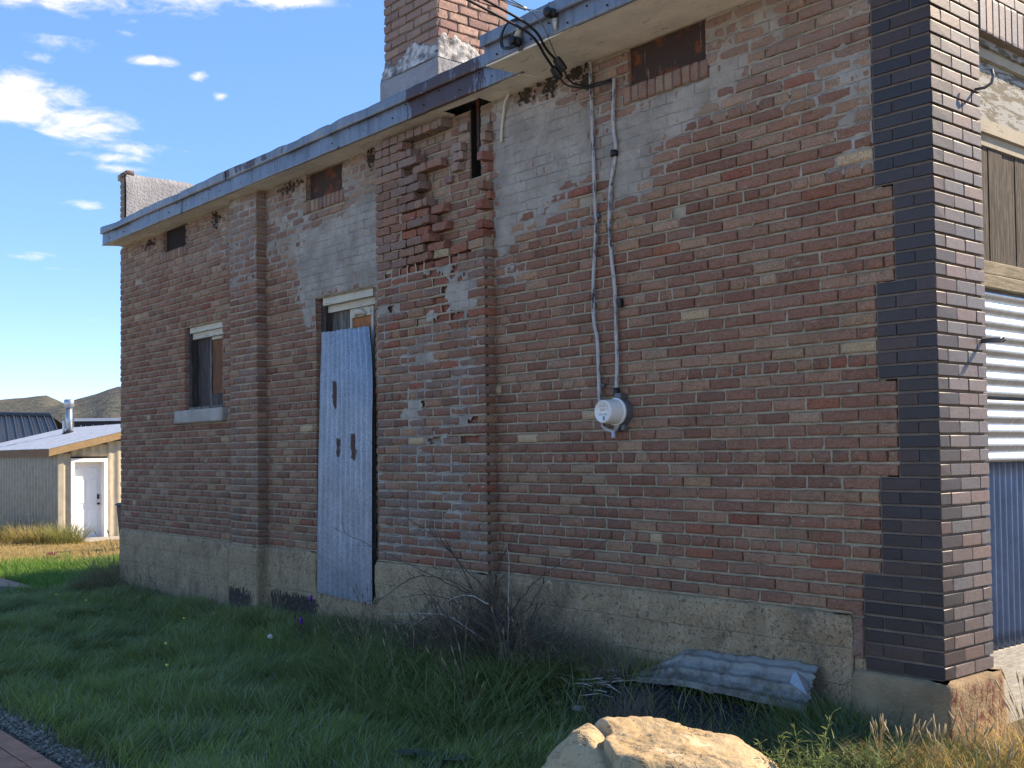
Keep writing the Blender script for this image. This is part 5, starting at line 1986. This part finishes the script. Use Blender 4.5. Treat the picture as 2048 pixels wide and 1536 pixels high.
for i, (x, y, h_) in enumerate([(.20, -.15, .20), (.42, .02, .26), (.60, .28, .30), (.30, .22, .34), (.62, -.05, .22), (.15, -.38, .20), (.75, .55, .32), (.45, .62, .34), (.95, .30, .25), (.40, -.30, .18), (.02, -.42, .19), (-.12, -.40, .17)]):
    tuft('golden_grass_tuft', 'sunlit golden dry grass clump at the street corner', 'grass clump', x, y, 330, h_, .32, GOLD, group='golden clumps at the street corner', wd=(.0022, .0045), heads=10, lean=(.05, .6), hcol=(.55, .43, .25))

# dead shrub at the foot of the chimney breast
shrub = thing('dead_shrub', 'leafless dead shrub with long black twigs reaching across the chimney breast', 'shrub', (-2.98, -.35, gzf(-2.98, -.35)))
br = dict(b1=[(-2.968, -.35, -.092), (-3.206, -.35, .12), (-3.666, -.35, .238), (-4.548, -.35, .422), (-5.129, -.35, .545)], b2=[(-2.978, -.35, -.077), (-3.233, -.35, .169), (-3.543, -.35, .479), (-4.067, -.35, .692)],
          b3=[(-2.978, -.35, -.077), (-3.123, -.35, .179), (-3.515, -.35, .392), (-3.844, -.35, .619)], b4=[(-2.952, -.35, -.09), (-2.834, -.35, .122), (-2.532, -.35, .36), (-2.137, -.35, .528)],
          b5=[(-2.994, -.35, -.095), (-3.125, -.35, .094), (-3.547, -.35, .248), (-3.977, -.35, .232), (-4.344, -.35, .07), (-4.554, -.35, -.007)],
          b7=[(-2.967, -.35, -.075), (-3.068, -.35, .218), (-3.038, -.35, .389), (-2.967, -.35, .512)], b8=[(-2.967, -.35, -.075), (-3.375, -.35, .069), (-3.79, -.35, .119), (-4.175, -.35, .066)],
          b9=[(-2.962, -.35, -.075), (-2.682, -.35, .153), (-2.533, -.35, .328)], b10=[(-3.0, -.35, -.1), (-3.321, -.35, -.047), (-3.793, -.35, -.063), (-4.179, -.35, -.141)])
pale = dict(b6=[(-3.07, -.38, .126), (-3.374, -.38, .156), (-3.856, -.38, -.069), (-4.214, -.38, -.296)], hook=[(-2.90, -.36, -.1), (-2.901, -.36, .149), (-2.902, -.36, .365), (-2.921, -.36, .481), (-2.951, -.36, .529), (-2.978, -.36, .511)],
            b11=[(-3.1, -.4, -.12), (-3.5, -.4, .0), (-3.9, -.4, -.02), (-4.2, -.4, -.06)])
root = Vector((-2.98, -.35, gzf(-2.98, -.35) - .01))
for dd, mm, r0 in ((br, M_TWIG, .0075), (pale, M_TWIGP, .0055)):
    for key, pts in dd.items():
        yj = R.uniform(-.06, .10)
        P = [Vector((p[0], p[1] + yj * i / len(pts), p[2])) for i, p in enumerate(pts)]
        if key not in ('b6', 'b11'):
            P = [root] + P
        sp = smooth_path(P, 7)
        for i in range(1, len(sp)):
            sp[i] = sp[i] + Vector((R.uniform(-1, 1), R.uniform(-1, 1), R.uniform(-1, 1))) * .006
        mb = MB()
        nn = len(sp)
        mb.tube(sp, [r0 * (1 - .82 * i / nn) for i in range(nn)], 6)
        if key not in ('hook',):
            for q in range(13 if mm is M_TWIG else 5):
                i = R.randrange(3, nn - 1)
                d = (sp[min(i + 1, nn - 1)] - sp[i - 1]).normalized()
                sd_ = Vector((R.uniform(-1, 1), R.uniform(-.6, .6), R.uniform(-.4, 1))).normalized()
                l = R.uniform(.08, .32)
                q1 = sp[i] + (d * .6 + sd_ * .6) * l * .5
                q2 = q1 + (d * .4 + sd_ * .8) * l * .5
                mb.tube([sp[i], q1, q2], [r0 * .32, r0 * .22, r0 * .08], 4)
                if R.random() < .6:
                    q3 = q1 + Vector((R.uniform(-1, 1), R.uniform(-.5, .5), R.uniform(-.3, 1))) * l * .4
                    mb.tube([q1, q3], [r0 * .18, r0 * .06], 4)
        mb.build('branch', mm, shrub, True)

tw = [MB(), MB()]
for i in range(760):
    x = -3.25 + R.gauss(0, .50)
    y = -.32 + R.gauss(0, .11)
    y = min(y, -.15)
    z = gzf(x, y)
    l = R.uniform(.14, .42) * (1 + .75 * math.exp(-((x + 3.1) / .4) ** 2))
    a = R.uniform(0, 6.28)
    p0 = Vector((x, y, z))
    d = Vector((math.cos(a) * .7, math.sin(a) * .35, R.uniform(.25, 1.0))).normalized()
    p1 = p0 + d * l * .55
    p2 = p1 + (d + Vector((R.uniform(-.6, .6), R.uniform(-.3, .3), R.uniform(-.7, .2)))) * l * .45
    tw[i % 2].tube([p0, p1, p2], [.0026, .002, .0008], 4)
    for q in range(3):
        e0 = p1.lerp(p2, R.random())
        tw[i % 2].tube([e0, e0 + Vector((R.uniform(-1, 1), R.uniform(-.5, .5), R.uniform(-.3, .9))) * l * .25], [.0014, .0006], 3)
tw[0].build('undergrowth', M_TWIG, shrub, kind='stuff')
tw[1].build('undergrowth', mat('brown_twig', (.22, .165, .12), .9, .3, 20, .3, 90), shrub, kind='stuff')
for (x, y, h_) in [(-3.75, -.24, .30), (-3.45, -.22, .33), (-3.2, -.20, .36), (-4.05, -.22, .26), (-2.95, -.17, .30)]:
    tuft('brown_weed_tuft', 'tangled brown dry weed clump at the foot of the chimney breast', 'grass clump', x, y, 420, h_, .55, (.21, .165, .12), group='brown weed clumps under the breast', wd=(.0018, .004), lean=(.1, .9), curve=(.1, .9), heads=10, hcol=(.26, .2, .14))

# heap of broken sticks left of the scrap sheet
heap = thing('stick_heap', 'small heap of pale straight dry sticks beside the scrap metal', 'sticks', (-2.2, -.3, gzf(-2.2, -.3)))
for i in range(34):
    a = math.radians(R.gauss(8, 14))
    x, y = -2.15 + R.uniform(-.28, .24), -.32 + R.uniform(-.16, .12)
    l = R.uniform(.12, .40)
    z = gzf(x, y) + .01 + .05 * R.random()
    MB().tube([(x - l / 2 * math.cos(a), y - l / 2 * math.sin(a), z - .01), (x, y, z + .012), (x + l / 2 * math.cos(a), y + l / 2 * math.sin(a), z + R.uniform(-.02, .05))], [.004, .0045, .003], 5).build('stick', M_TWIGP if i % 3 else M_TWIG, heap, True)

# ------------------------------------------------------------------ leafy weeds
def leaf_mesh(mb, base, d, up_, L, Wd, curl=.3, n=6, wav=0.0, seed=0):
    d, up_ = Vector(d).normalized(), Vector(up_).normalized()
    s = d.cross(up_).normalized()
    up_ = s.cross(d)
    vs, fs = [], []
    for i in range(n + 1):
        t = i / n
        c = Vector(base) + d * L * t - up_ * curl * L * t * t
        w = Wd * (math.sin(math.pi * min(1, t * .92 + .06)) ** .8) * .5
        wv = wav * Wd * math.sin(t * 9 + seed)
        vs += [c - s * w + up_ * (w * .35 + wv), c, c + s * w + up_ * (w * .35 - wv)]
    for i in range(n):
        a = i * 3
        fs += [(a, a + 1, a + 4, a + 3), (a + 1, a + 2, a + 5, a + 4)]
    mb.add(vs, fs)


M_WEED = leafmat('weed_leaf', col=(.17, .24, .075), trans=.4)
M_BURD = leafmat('dock_leaf', col=(.075, .115, .065), trans=.3)
M_POD = leafmat('pod', col=(.28, .33, .12), trans=.35)


def mustard(x, y, H, label, seed):
    r = random.Random(seed)
    z = gzf(x, y)
    t = thing('tumble_mustard', label, 'weed', (x, y, z), 'sunlit weeds by the boulder')
    stem, lf, pod = MB(), MB(), MB()
    for b in range(9):
        a = r.uniform(0, 6.28)
        l = r.uniform(.1, .5)
        h_ = H * r.uniform(.65, 1.05)
        P = smooth_path([(x, y, z), (x + math.cos(a) * h_ * l * .3, y + math.sin(a) * h_ * l * .3, z + h_ * .5), (x + math.cos(a) * h_ * l, y + math.sin(a) * h_ * l, z + h_)], 8)
        stem.tube(P, [.0035 * (1 - .7 * i / len(P)) for i in range(len(P))], 5)
        for i in range(4, len(P)):
            for q in range(2):
                aa = r.uniform(0, 6.28)
                d = Vector((math.cos(aa), math.sin(aa), r.uniform(.5, 1.4))).normalized()
                ln = r.uniform(.02, .055)
                pod.tube([P[i], P[i] + d * ln * .5 + Vector((0, 0, .004)), P[i] + d * ln], [.0014, .0022, .0012], 5)
                if r.random() < .45:
                    leaf_mesh(lf, P[i], Vector((math.cos(aa + 1), math.sin(aa + 1), .4)), (0, 0, 1), r.uniform(.03, .07), r.uniform(.008, .016), .25, 4)
    stem.build('stems', M_POD, t, True)
    pod.build('pods', M_POD, t, True)
    lf.build('leaves', M_WEED, t, True)


mustard(.02, -1.18, .50, 'sunlit green mustard weed with pods right of the boulder', 3)
mustard(-.10, -1.28, .36, 'lower sunlit mustard weed tucked against the boulder', 5)
mustard(.22, -1.02, .33, 'small sunlit mustard weed nearest the plinth', 8)


def dock(x, y, n, L, label, m, seed):
    r = random.Random(seed)
    z = gzf(x, y)
    t = thing('broadleaf_weed', label, 'weed', (x, y, z))
    for i in range(n):
        a = i * 2.4 + r.uniform(-.3, .3)
        mb = MB()
        e_ = r.uniform(.35, 1.0)
        leaf_mesh(mb, (x + .01 * math.cos(a), y + .01 * math.sin(a), z + .03), (math.cos(a), math.sin(a), e_), (0, 0, 1), L * r.uniform(.7, 1.1), L * r.uniform(.38, .5), .55, 10, .10, i)
        mb.build('leaf', m, t, True)


dock(-1.78, -1.80, 11, .21, 'broad-leaved grey-green weed at the bottom of the lawn', M_BURD, 4)
dock(-3.35, -2.35, 6, .10, 'small broad-leaved weed in the left part of the lawn', M_BURD, 6)

M_YEL = mat('yellow_flower', (.75, .62, .12), .7, .2, 8, 0)
for i, (x, y, h_, lab) in enumerate([(-8.73, -1.414, .24, 'small yellow dandelion standing far left in the lawn'), (-6.312, -1.134, .25, 'small yellow dandelion in the middle of the lawn'),
                                     (-5.116, -1.802, .25, 'upper yellow dandelion of the near lawn pair'), (-4.359, -2.115, .24, 'lower yellow dandelion nearest the path'), (-8.2, -1.30, .22, 'tiny yellow dandelion beside the far left one')]):
    z = gzf(x, y)
    t = thing('dandelion', lab, 'flower', (x, y, z), 'dandelions in the lawn')
    MB().tube([(x, y, z), (x + .01, y, z + h_ * .6), (x + .02, y + .005, z + h_)], .0016, 5).build('stem', M_POD, t, True)
    MB().tube([(x + .02, y + .005, z + h_), (x + .022, y + .005, z + h_ + .012), (x + .023, y + .005, z + h_ + .02)], [.003, .010, .012], 8).build('flower_head', M_YEL, t, True)
z = gzf(-5.25, -1.05)
t = thing('seed_head', 'round white dandelion seed head standing in the lawn', 'flower', (-5.0, -1.0, z))
MB().tube([(-5.0, -1.0, z), (-5.0, -1.0, z + .22)], .0016, 5).build('stem', M_POD, t, True)
bm = bmesh.new()
bmesh.ops.create_icosphere(bm, subdivisions=2, radius=.02)
for v in bm.verts:
    v.co = v.co * R.uniform(.75, 1.15) + Vector((-5.0, -1.0, z + .235))
me = bpy.data.meshes.new('clock')
bm.to_mesh(me)
bm.free()
me.materials.append(mat('dandelion_fluff', (.6, .58, .52), .95, .2, 8, 0))
link(bpy.data.objects.new('fluff', me), t)

# purple plastic caps
for i, (x, y, z, tilt, lab) in enumerate([(-5.674, -.25, -.085, (.5, .9), 'upper purple plastic tube beside the doorway sill'), (-5.406, -.5, -.225, (.25, .3), 'lower purple plastic tube standing in the grass')]):
    t = thing('plastic_tube', lab, 'plastic tube', (x, y, gzf(x, y)), 'purple plastic tubes')
    d = Vector((tilt[1] * .6, -.1, 1)).normalized()
    p = Vector((x, y, z))
    MB().tube([p - d * .028, p - d * .024, p + d * .024, p + d * .028], [.010, .0125, .0125, .0105], 12).build('body', M_PURPLE, t, True)
    MB().tube([(x - .012, y, gzf(x, y)), tuple(p - d * .024)], .003, 6).build('stake', M_TWIG, t, True)

# ------------------------------------------------------------------ beyond the building
def cup(x, y):
    z = gzf(x, y) + .06
    t = thing('party_cup', 'red plastic cup lying in the dry grass before the shed', 'cup', (x, y, z - .06))
    d = Vector((.55, .8, .12)).normalized()
    p = Vector((x, y, z))
    MB().tube([p - d * .075, p - d * .07, p + d * .06], [.036, .038, .055], 16, False).build('body', M_RED, t, True)
    MB().tube([p + d * .058, p + d * .068], [.058, .058], 16, False).build('rim', M_HOUSEWHITE, t, True)
    MB().tube([p - d * .076, p - d * .074], .035, 16).build('base', M_RED, t)


cup(-18.6, 1.7)

SZ = gzf(-27, 5) + .0
shed = thing('shed', 'low metal-clad shed with a white six-panel door and pale roof', 'shed', (-27, 5.5, SZ))
SX, SY = -27.0, 4.6
corr('side_siding', M_GREYSIDE, shed, (SX - 7.4, SY, SZ - .05), (1, 0, 0), (0, 0, 1), (0, -1, 0), 7.4, 1.36 - SZ, .27, .045, 10, .0)
MB().box(SX - 7.4, SX, SY + .05, SY + .1, SZ - .05, 1.4).box(SX - .30, SX - .24, SY + .05, 8.6, SZ - .05, 1.30).build('frame_wall', M_WOOD_DARK, shed)
for (y0, y1) in ((SY, 4.88), (5.85, 8.6)):
    corr('front_siding', M_TAN, shed, (SX, y0, SZ - .05), (0, 1, 0), (0, 0, 1), (1, 0, 0), y1 - y0, (1.34 if y0 < 5 else 1.66) - SZ, .24, .018, 8)
corr('front_siding', M_TAN, shed, (SX, 4.88, 1.20), (0, 1, 0), (0, 0, 1), (1, 0, 0), .97, .32, .24, .018, 8)
MB().box(SX - .02, SX + .045, SY - .045, SY + .09, SZ - .05, 1.36).build('corner_trim', M_TAN, shed)
DY0, DY1, DZ1 = 4.98, 5.75, SZ + 2.05
trim = MB().box(SX - .22, SX + .05, DY0 - .10, DY0, SZ, DZ1 + .10).box(SX - .22, SX + .05, DY1, DY1 + .10, SZ, DZ1 + .10).box(SX - .22, SX + .048, DY0, DY1, DZ1, DZ1 + .10)
trim.build('door_trim', M_HOUSEWHITE, shed)
door = MB().box(SX - .22, SX - .19, DY0, DY1, SZ + .03, DZ1).build('door', M_HOUSEWHITE, shed)
w_ = DY1 - DY0
for (za, zb) in ((.22, .78), (.95, 1.58), (1.72, 1.90)):
    for (ya, yb) in ((.14, .44), (.56, .86)):
        y0, y1 = DY0 + w_ * ya, DY0 + w_ * yb
        fr = MB().box(SX - .1895, SX - .178, y0, y1, SZ + za, SZ + zb)
        fr.build('door_panel', M_HOUSEWHITE, door, bevel=.011)
MB().box(SX - .19, SX - .16, DY1 - .11, DY1 - .05, SZ + 1.05, SZ + 1.18).build('keypad', M_BLACK, door, bevel=.006)
MB().tube([(SX - .19, DY1 - .08, SZ + .93), (SX - .13, DY1 - .08, SZ + .93)], [.03, .032], 12).build('knob', M_BLACK, door, True)
MB().box(SX - .22, SX + .03, DY0, DY1, SZ, SZ + .03).build('threshold', M_BINGREY, shed)
# roof plane rises away from the low eave
rz = lambda y: 1.42 + .24 * (y - 4.25)
rx0, rx1 = -34.6, -26.68
nr = 44
V, Q = [], []
for i in range(nr * 4 + 1):
    x = rx0 + (rx1 - rx0) * i / (nr * 4)
    w = .018 if i % 4 == 1 else 0
    V += [(x, 4.22, rz(4.22) + w), (x, 7.3, rz(7.3) + w), (x, 4.22, rz(4.22) + w - .012), (x, 7.3, rz(7.3) + w - .012)]
for i in range(nr * 4):
    a = i * 4
    Q += [(a, a + 4, a + 5, a + 1), (a + 2, a + 3, a + 7, a + 6), (a, a + 2, a + 6, a + 4), (a + 1, a + 5, a + 7, a + 3)]
Q += [(0, 1, 3, 2), (nr * 16, nr * 16 + 2, nr * 16 + 3, nr * 16 + 1)]
mesh_obj('roof', V, Q, M_ROOFSHED, shed)
MB().box(rx0, rx1 - .03, 4.25, 4.30, 1.21, 1.40).build('eave_board', M_WOOD_END, shed)
rb = MB()
rb.add([(rx1 - .06, 4.24, rz(4.24) - .20), (rx1 - .01, 4.24, rz(4.24) - .20), (rx1 - .01, 7.3, rz(7.3) - .20), (rx1 - .06, 7.3, rz(7.3) - .20), (rx1 - .06, 4.24, rz(4.24) - .014), (rx1 - .01, 4.24, rz(4.24) - .014), (rx1 - .01, 7.3, rz(7.3) - .014), (rx1 - .06, 7.3, rz(7.3) - .014)],
       [(0, 3, 2, 1), (4, 5, 6, 7), (0, 1, 5, 4), (1, 2, 6, 5), (2, 3, 7, 6), (3, 0, 4, 7)])
rb.build('rake_board', M_WOOD_NEW, shed)
pz = rz(6.32)
pipe = MB().tube([(-31.4, 6.32, pz - .05), (-31.4, 6.32, 2.70)], .10, 14).build('flue_pipe', M_GALV_H, shed, True)
MB().tube([(-31.4, 6.32, 2.68), (-31.4, 6.32, 2.72), (-31.4, 6.32, 2.90), (-31.4, 6.32, 2.94)], [.11, .15, .15, .12], 14).build('cap', M_GALV_H, pipe, True)
MB().tube([(-31.4, 6.32, pz - .02), (-31.4, 6.32, pz + .06)], [.22, .12], 12).build('boot', M_BINGREY, pipe)
MB().tube([(-31.52, 6.20, pz - .05), (-31.52, 6.20, 2.30)], .035, 10).build('vent_stub', M_HOUSEWHITE, shed, True)
o = MB().box(-26.85, -25.75, 4.80, 6.15, SZ - .1, SZ + .055).build('door_step', M_CONC2, None, bevel=.02)
base_origin(o, (-26.3, 5.5, SZ - .1))
tag(o, 'pale concrete slab step before the white shed door', 'step')


def bush(x, y, n, H, spread, col, label):
    tuft('weed_bush', label, 'weed', x, y, n, H, spread, col, group='weeds along the shed', wd=(.008, .018), lean=(.05, .8), curve=(.1, .6), heads=6, hcol=(.42, .36, .16))


for i, (x, y, h_, lab) in enumerate([(-26.4, 3.7, .62, 'yellow weed clump at the shed corner'), (-25.6, 4.3, .60, 'rounded green weed clump below the white door'), (-27.6, 3.2, .55, 'weed clump in front of the ribbed shed side'),
                                     (-28.8, 3.1, .60, 'thin weed clump left along the ribbed shed side'), (-26.0, 4.0, .5, 'dry weed clump beside the green one'), (-30.2, 3.0, .6, 'leftmost weed clump by the shed')]):
    bush(x, y, 420, h_, .9, (.24, .25, .09) if i % 2 else (.34, .28, .11), lab)

# wheeled bin half hidden by the building corner
bx, by = -20.13, 3.90
bz = gzf(bx, by)
binn = thing('trash_bin', 'black wheeled trash bin half hidden behind the brick corner', 'trash bin', (bx, by, bz))
MB().add([(bx - .22, by - .24, bz + .08), (bx + .22, by - .24, bz + .08), (bx + .22, by + .24, bz + .08), (bx - .22, by + .24, bz + .08), (bx - .29, by - .29, bz + .92), (bx + .29, by - .29, bz + .92), (bx + .29, by + .33, bz + .92), (bx - .29, by + .33, bz + .92)],
         [(0, 3, 2, 1), (4, 5, 6, 7), (0, 1, 5, 4), (1, 2, 6, 5), (2, 3, 7, 6), (3, 0, 4, 7)]).build('body', M_BINGREY, binn, bevel=.02)
MB().add([(bx - .32, by - .33, bz + .925), (bx + .32, by - .33, bz + .925), (bx + .32, by + .36, bz + .94), (bx - .32, by + .36, bz + .94), (bx - .28, by - .28, bz + .98), (bx + .28, by - .28, bz + .98), (bx + .28, by + .30, bz + 1.0), (bx - .28, by + .30, bz + 1.0)],
         [(0, 3, 2, 1), (4, 5, 6, 7), (0, 1, 5, 4), (1, 2, 6, 5), (2, 3, 7, 6), (3, 0, 4, 7)]).build('lid', M_BINGREY, binn, bevel=.012)
for s in (-1, 1):
    MB().tube([(bx + s * .20, by + .28, bz + .12), (bx + s * .27, by + .28, bz + .12)], .12, 16).build('wheel', M_BLACK, binn, True)
MB().tube([(bx - .24, by + .38, bz + .90), (bx + .24, by + .38, bz + .90)], .016, 8).build('handle', M_BINGREY, binn, True)

# charcoal standing-seam building behind the shed
dk = thing('metal_roof_building', 'distant building with a charcoal standing-seam metal roof behind the shed', 'building', (-46, 9, -1.4))
A, B2 = Vector((-48.6, 6.9, 3.1)), Vector((-45.65, 10.36, 2.97))
Cc, Dd = Vector((-40.2, 9.2, 1.30)), Vector((-43.4, 5.4, 1.36))
back = Vector((-5.0, 4.2, -1.7))
th = Vector((0, 0, -.06))
mesh_obj('roof', [A, B2, Cc, Dd, A + th, B2 + th, Cc + th, Dd + th], [(0, 3, 2, 1), (4, 5, 6, 7), (0, 1, 5, 4), (1, 2, 6, 5), (2, 3, 7, 6), (3, 0, 4, 7)], M_ROOFDARK, dk)
mesh_obj('roof', [A, B2, B2 + back, A + back], [(0, 1, 2, 3)], M_ROOFDARK, dk)
for i in range(15):
    t = i / 14
    p, q = A.lerp(B2, t), Dd.lerp(Cc, t)
    nrm = (q - p).cross(B2 - A).normalized()
    nrm = nrm if nrm.z > 0 else -nrm
    MB().tube([p + nrm * .03, q + nrm * .03], .032, 4).build('seam', M_ROOFDARK, dk)
    if i < 14:
        for f_ in (.33, .66):
            tt = (i + f_) / 14
            MB().tube([A.lerp(B2, tt) + nrm * .008, Dd.lerp(Cc, tt) + nrm * .008], .012, 4).build('rib', M_ROOFDARK, dk)
dn = (B2 - A).normalized()
MB().tube([A + Vector((0, 0, .03)), B2 + Vector((0, 0, .03))], .12, 6).build('ridge_cap', M_ROOFDARK, dk)
wl = [Dd + Vector((-.5, .4, 0)), Cc + Vector((-.6, -.2, 0)), B2 + back, A + back]
V = [(p.x, p.y, -1.6) for p in wl] + [(p.x, p.y, 1.15) for p in wl]
mesh_obj('wall', V, [(0, 1, 5, 4), (1, 2, 6, 5), (2, 3, 7, 6), (3, 0, 4, 7)], M_TAN, dk)

# dark canopy with white edge and hanging lights
fl = thing('canopy_building', 'low dark canopy with white edge and curled hanging lights behind the shed roof', 'building', (-35, 9, -1.2))
a, b = Vector((-35.9, 8.0, 0)), Vector((-33.6, 10.75, 0))
dn = (b - a).normalized()
pn = Vector((-dn.y, dn.x, 0))
pn = pn if pn.x < 0 else -pn


def bar(p0, p1, za, zb, w, name, m, par):
    V = [p0, p1, p1 + pn * w, p0 + pn * w]
    mesh_obj(name, [(v.x, v.y, za) for v in V] + [(v.x, v.y, zb) for v in V], [(0, 3, 2, 1), (4, 5, 6, 7), (0, 1, 5, 4), (1, 2, 6, 5), (2, 3, 7, 6), (3, 0, 4, 7)], m, par)


bar(a, b, 2.20, 2.44, 3.0, 'canopy', M_BINGREY, fl)
bar(a - pn * .03, b - pn * .03, 2.43, 2.53, 3.1, 'edge_trim', M_HOUSEWHITE, fl)
bar(a + dn * .2 + pn * .4, b + pn * .4, -1.5, 2.2, 2.4, 'wall', M_WOOD_DARK, fl)
for i in range(8):
    p = a + dn * (.25 + i * .42) - pn * .06
    z0 = 2.24 + .012 * i
    MB().tube(smooth_path([(p.x, p.y, z0 + .05), (p.x + dn.x * .04, p.y + dn.y * .04, z0 - .06), (p.x + dn.x * .13, p.y + dn.y * .13, z0 - .07), (p.x + dn.x * .17, p.y + dn.y * .17, z0 + .03)], 4), .012, 6).build('hanging_light', M_HOUSEWHITE, fl, True)
MB().tube([(a.x + dn.x * 1.7, a.y + dn.y * 1.7, 2.5), (a.x + dn.x * 1.7, a.y + dn.y * 1.7, 2.72)], .09, 10).build('roof_vent', M_BINGREY, fl, True)

# ------------------------------------------------------------------ hills
def hill_fn(k, p, c, h, b):
    v = k.noise(k.vmul(p, (1, 1, 1)), .22, 3, .7)
    c = k.mix(k.ramp(v, .48, .58), c, (.05, .053, .042))
    big = k.noise(p, .012, 4, .6)
    c = k.mix(k.ramp(big, .45, .65), c, (.115, .10, .075))
    return c, h


M_HILL = mat('sagebrush_hill', (.115, .115, .09), .97, .25, .05, .8, .2, 3.0, fn=hill_fn)


def hill(name, r0, r1, azs, els, seed, amp, nr_=70, na=240):
    az = np.linspace(azs[0], azs[-1], na)
    el = np.interp(az, azs, els)
    V = np.zeros((nr_, na, 3))
    for j in range(nr_):
        t = j / (nr_ - 1)
        r = r0 + (r1 - r0) * t
        top = np.tan(el) * r1 * .86
        prof = np.sin(min(1, t / .86) * math.pi / 2) ** 1.25 if t <= .86 else 1 - .3 * ((t - .86) / .14) ** 2
        x, y = r * np.sin(az), r * np.cos(az)
        gul = fbm(az * 60, np.full(na, t * 3.0), 4, seed) * amp * math.sin(math.pi * min(1, t * 1.05)) + fbm(x * .05, y * .05, 3, seed + 9) * amp * .12
        V[j, :, 0] = CAM.x + x
        V[j, :, 1] = CAM.y + y
        V[j, :, 2] = -3.5 + (top + 3.5 + 1.1) * prof + gul
    ii = (np.arange(nr_ - 1)[:, None] * na + np.arange(na - 1)[None, :]).ravel()
    o = np_mesh(name, V.reshape(-1, 3), np.stack([ii, ii + 1, ii + na + 1, ii + na], -1), None, M_HILL, None, True)
    o['kind'] = 'structure'


hill('hill', 190, 620, [-2.1, -1.6, -1.34, -1.300, -1.2776, -1.2623, -1.25, -1.2073, -1.1, -.9, -.6, -.2], [.015, .024, .034, .0370, .0405, .0435, .047, .0605, .085, .10, .09, .05], 5, .9)
hill('hill', 700, 1300, [-2.1, -1.6, -1.4, -1.300, -1.2776, -1.262, -1.25, -1.235, -1.2, -1.1, -.6, -.2], [.03, .045, .05, .0515, .0548, .0552, .049, .043, .036, .03, .03, .02], 15, 2.0)

# ------------------------------------------------------------------ look-alike clumps are told apart by their order in view
ORD = ['first', 'second', 'third', 'fourth', 'fifth', 'sixth', 'seventh', 'eighth', 'ninth', 'tenth', 'eleventh', 'twelfth', 'thirteenth']
groups_ = {}
for o in list(bpy.data.objects):
    if o.parent is None and 'group' in o and 'clump' in o['group']:
        groups_.setdefault(o['group'], []).append(o)
for g, obs in groups_.items():
    obs.sort(key=lambda o: project(o.location)[0])
    for i, o in enumerate(obs):
        o['label'] = o['label'] + ', %s from the left' % ORD[i]
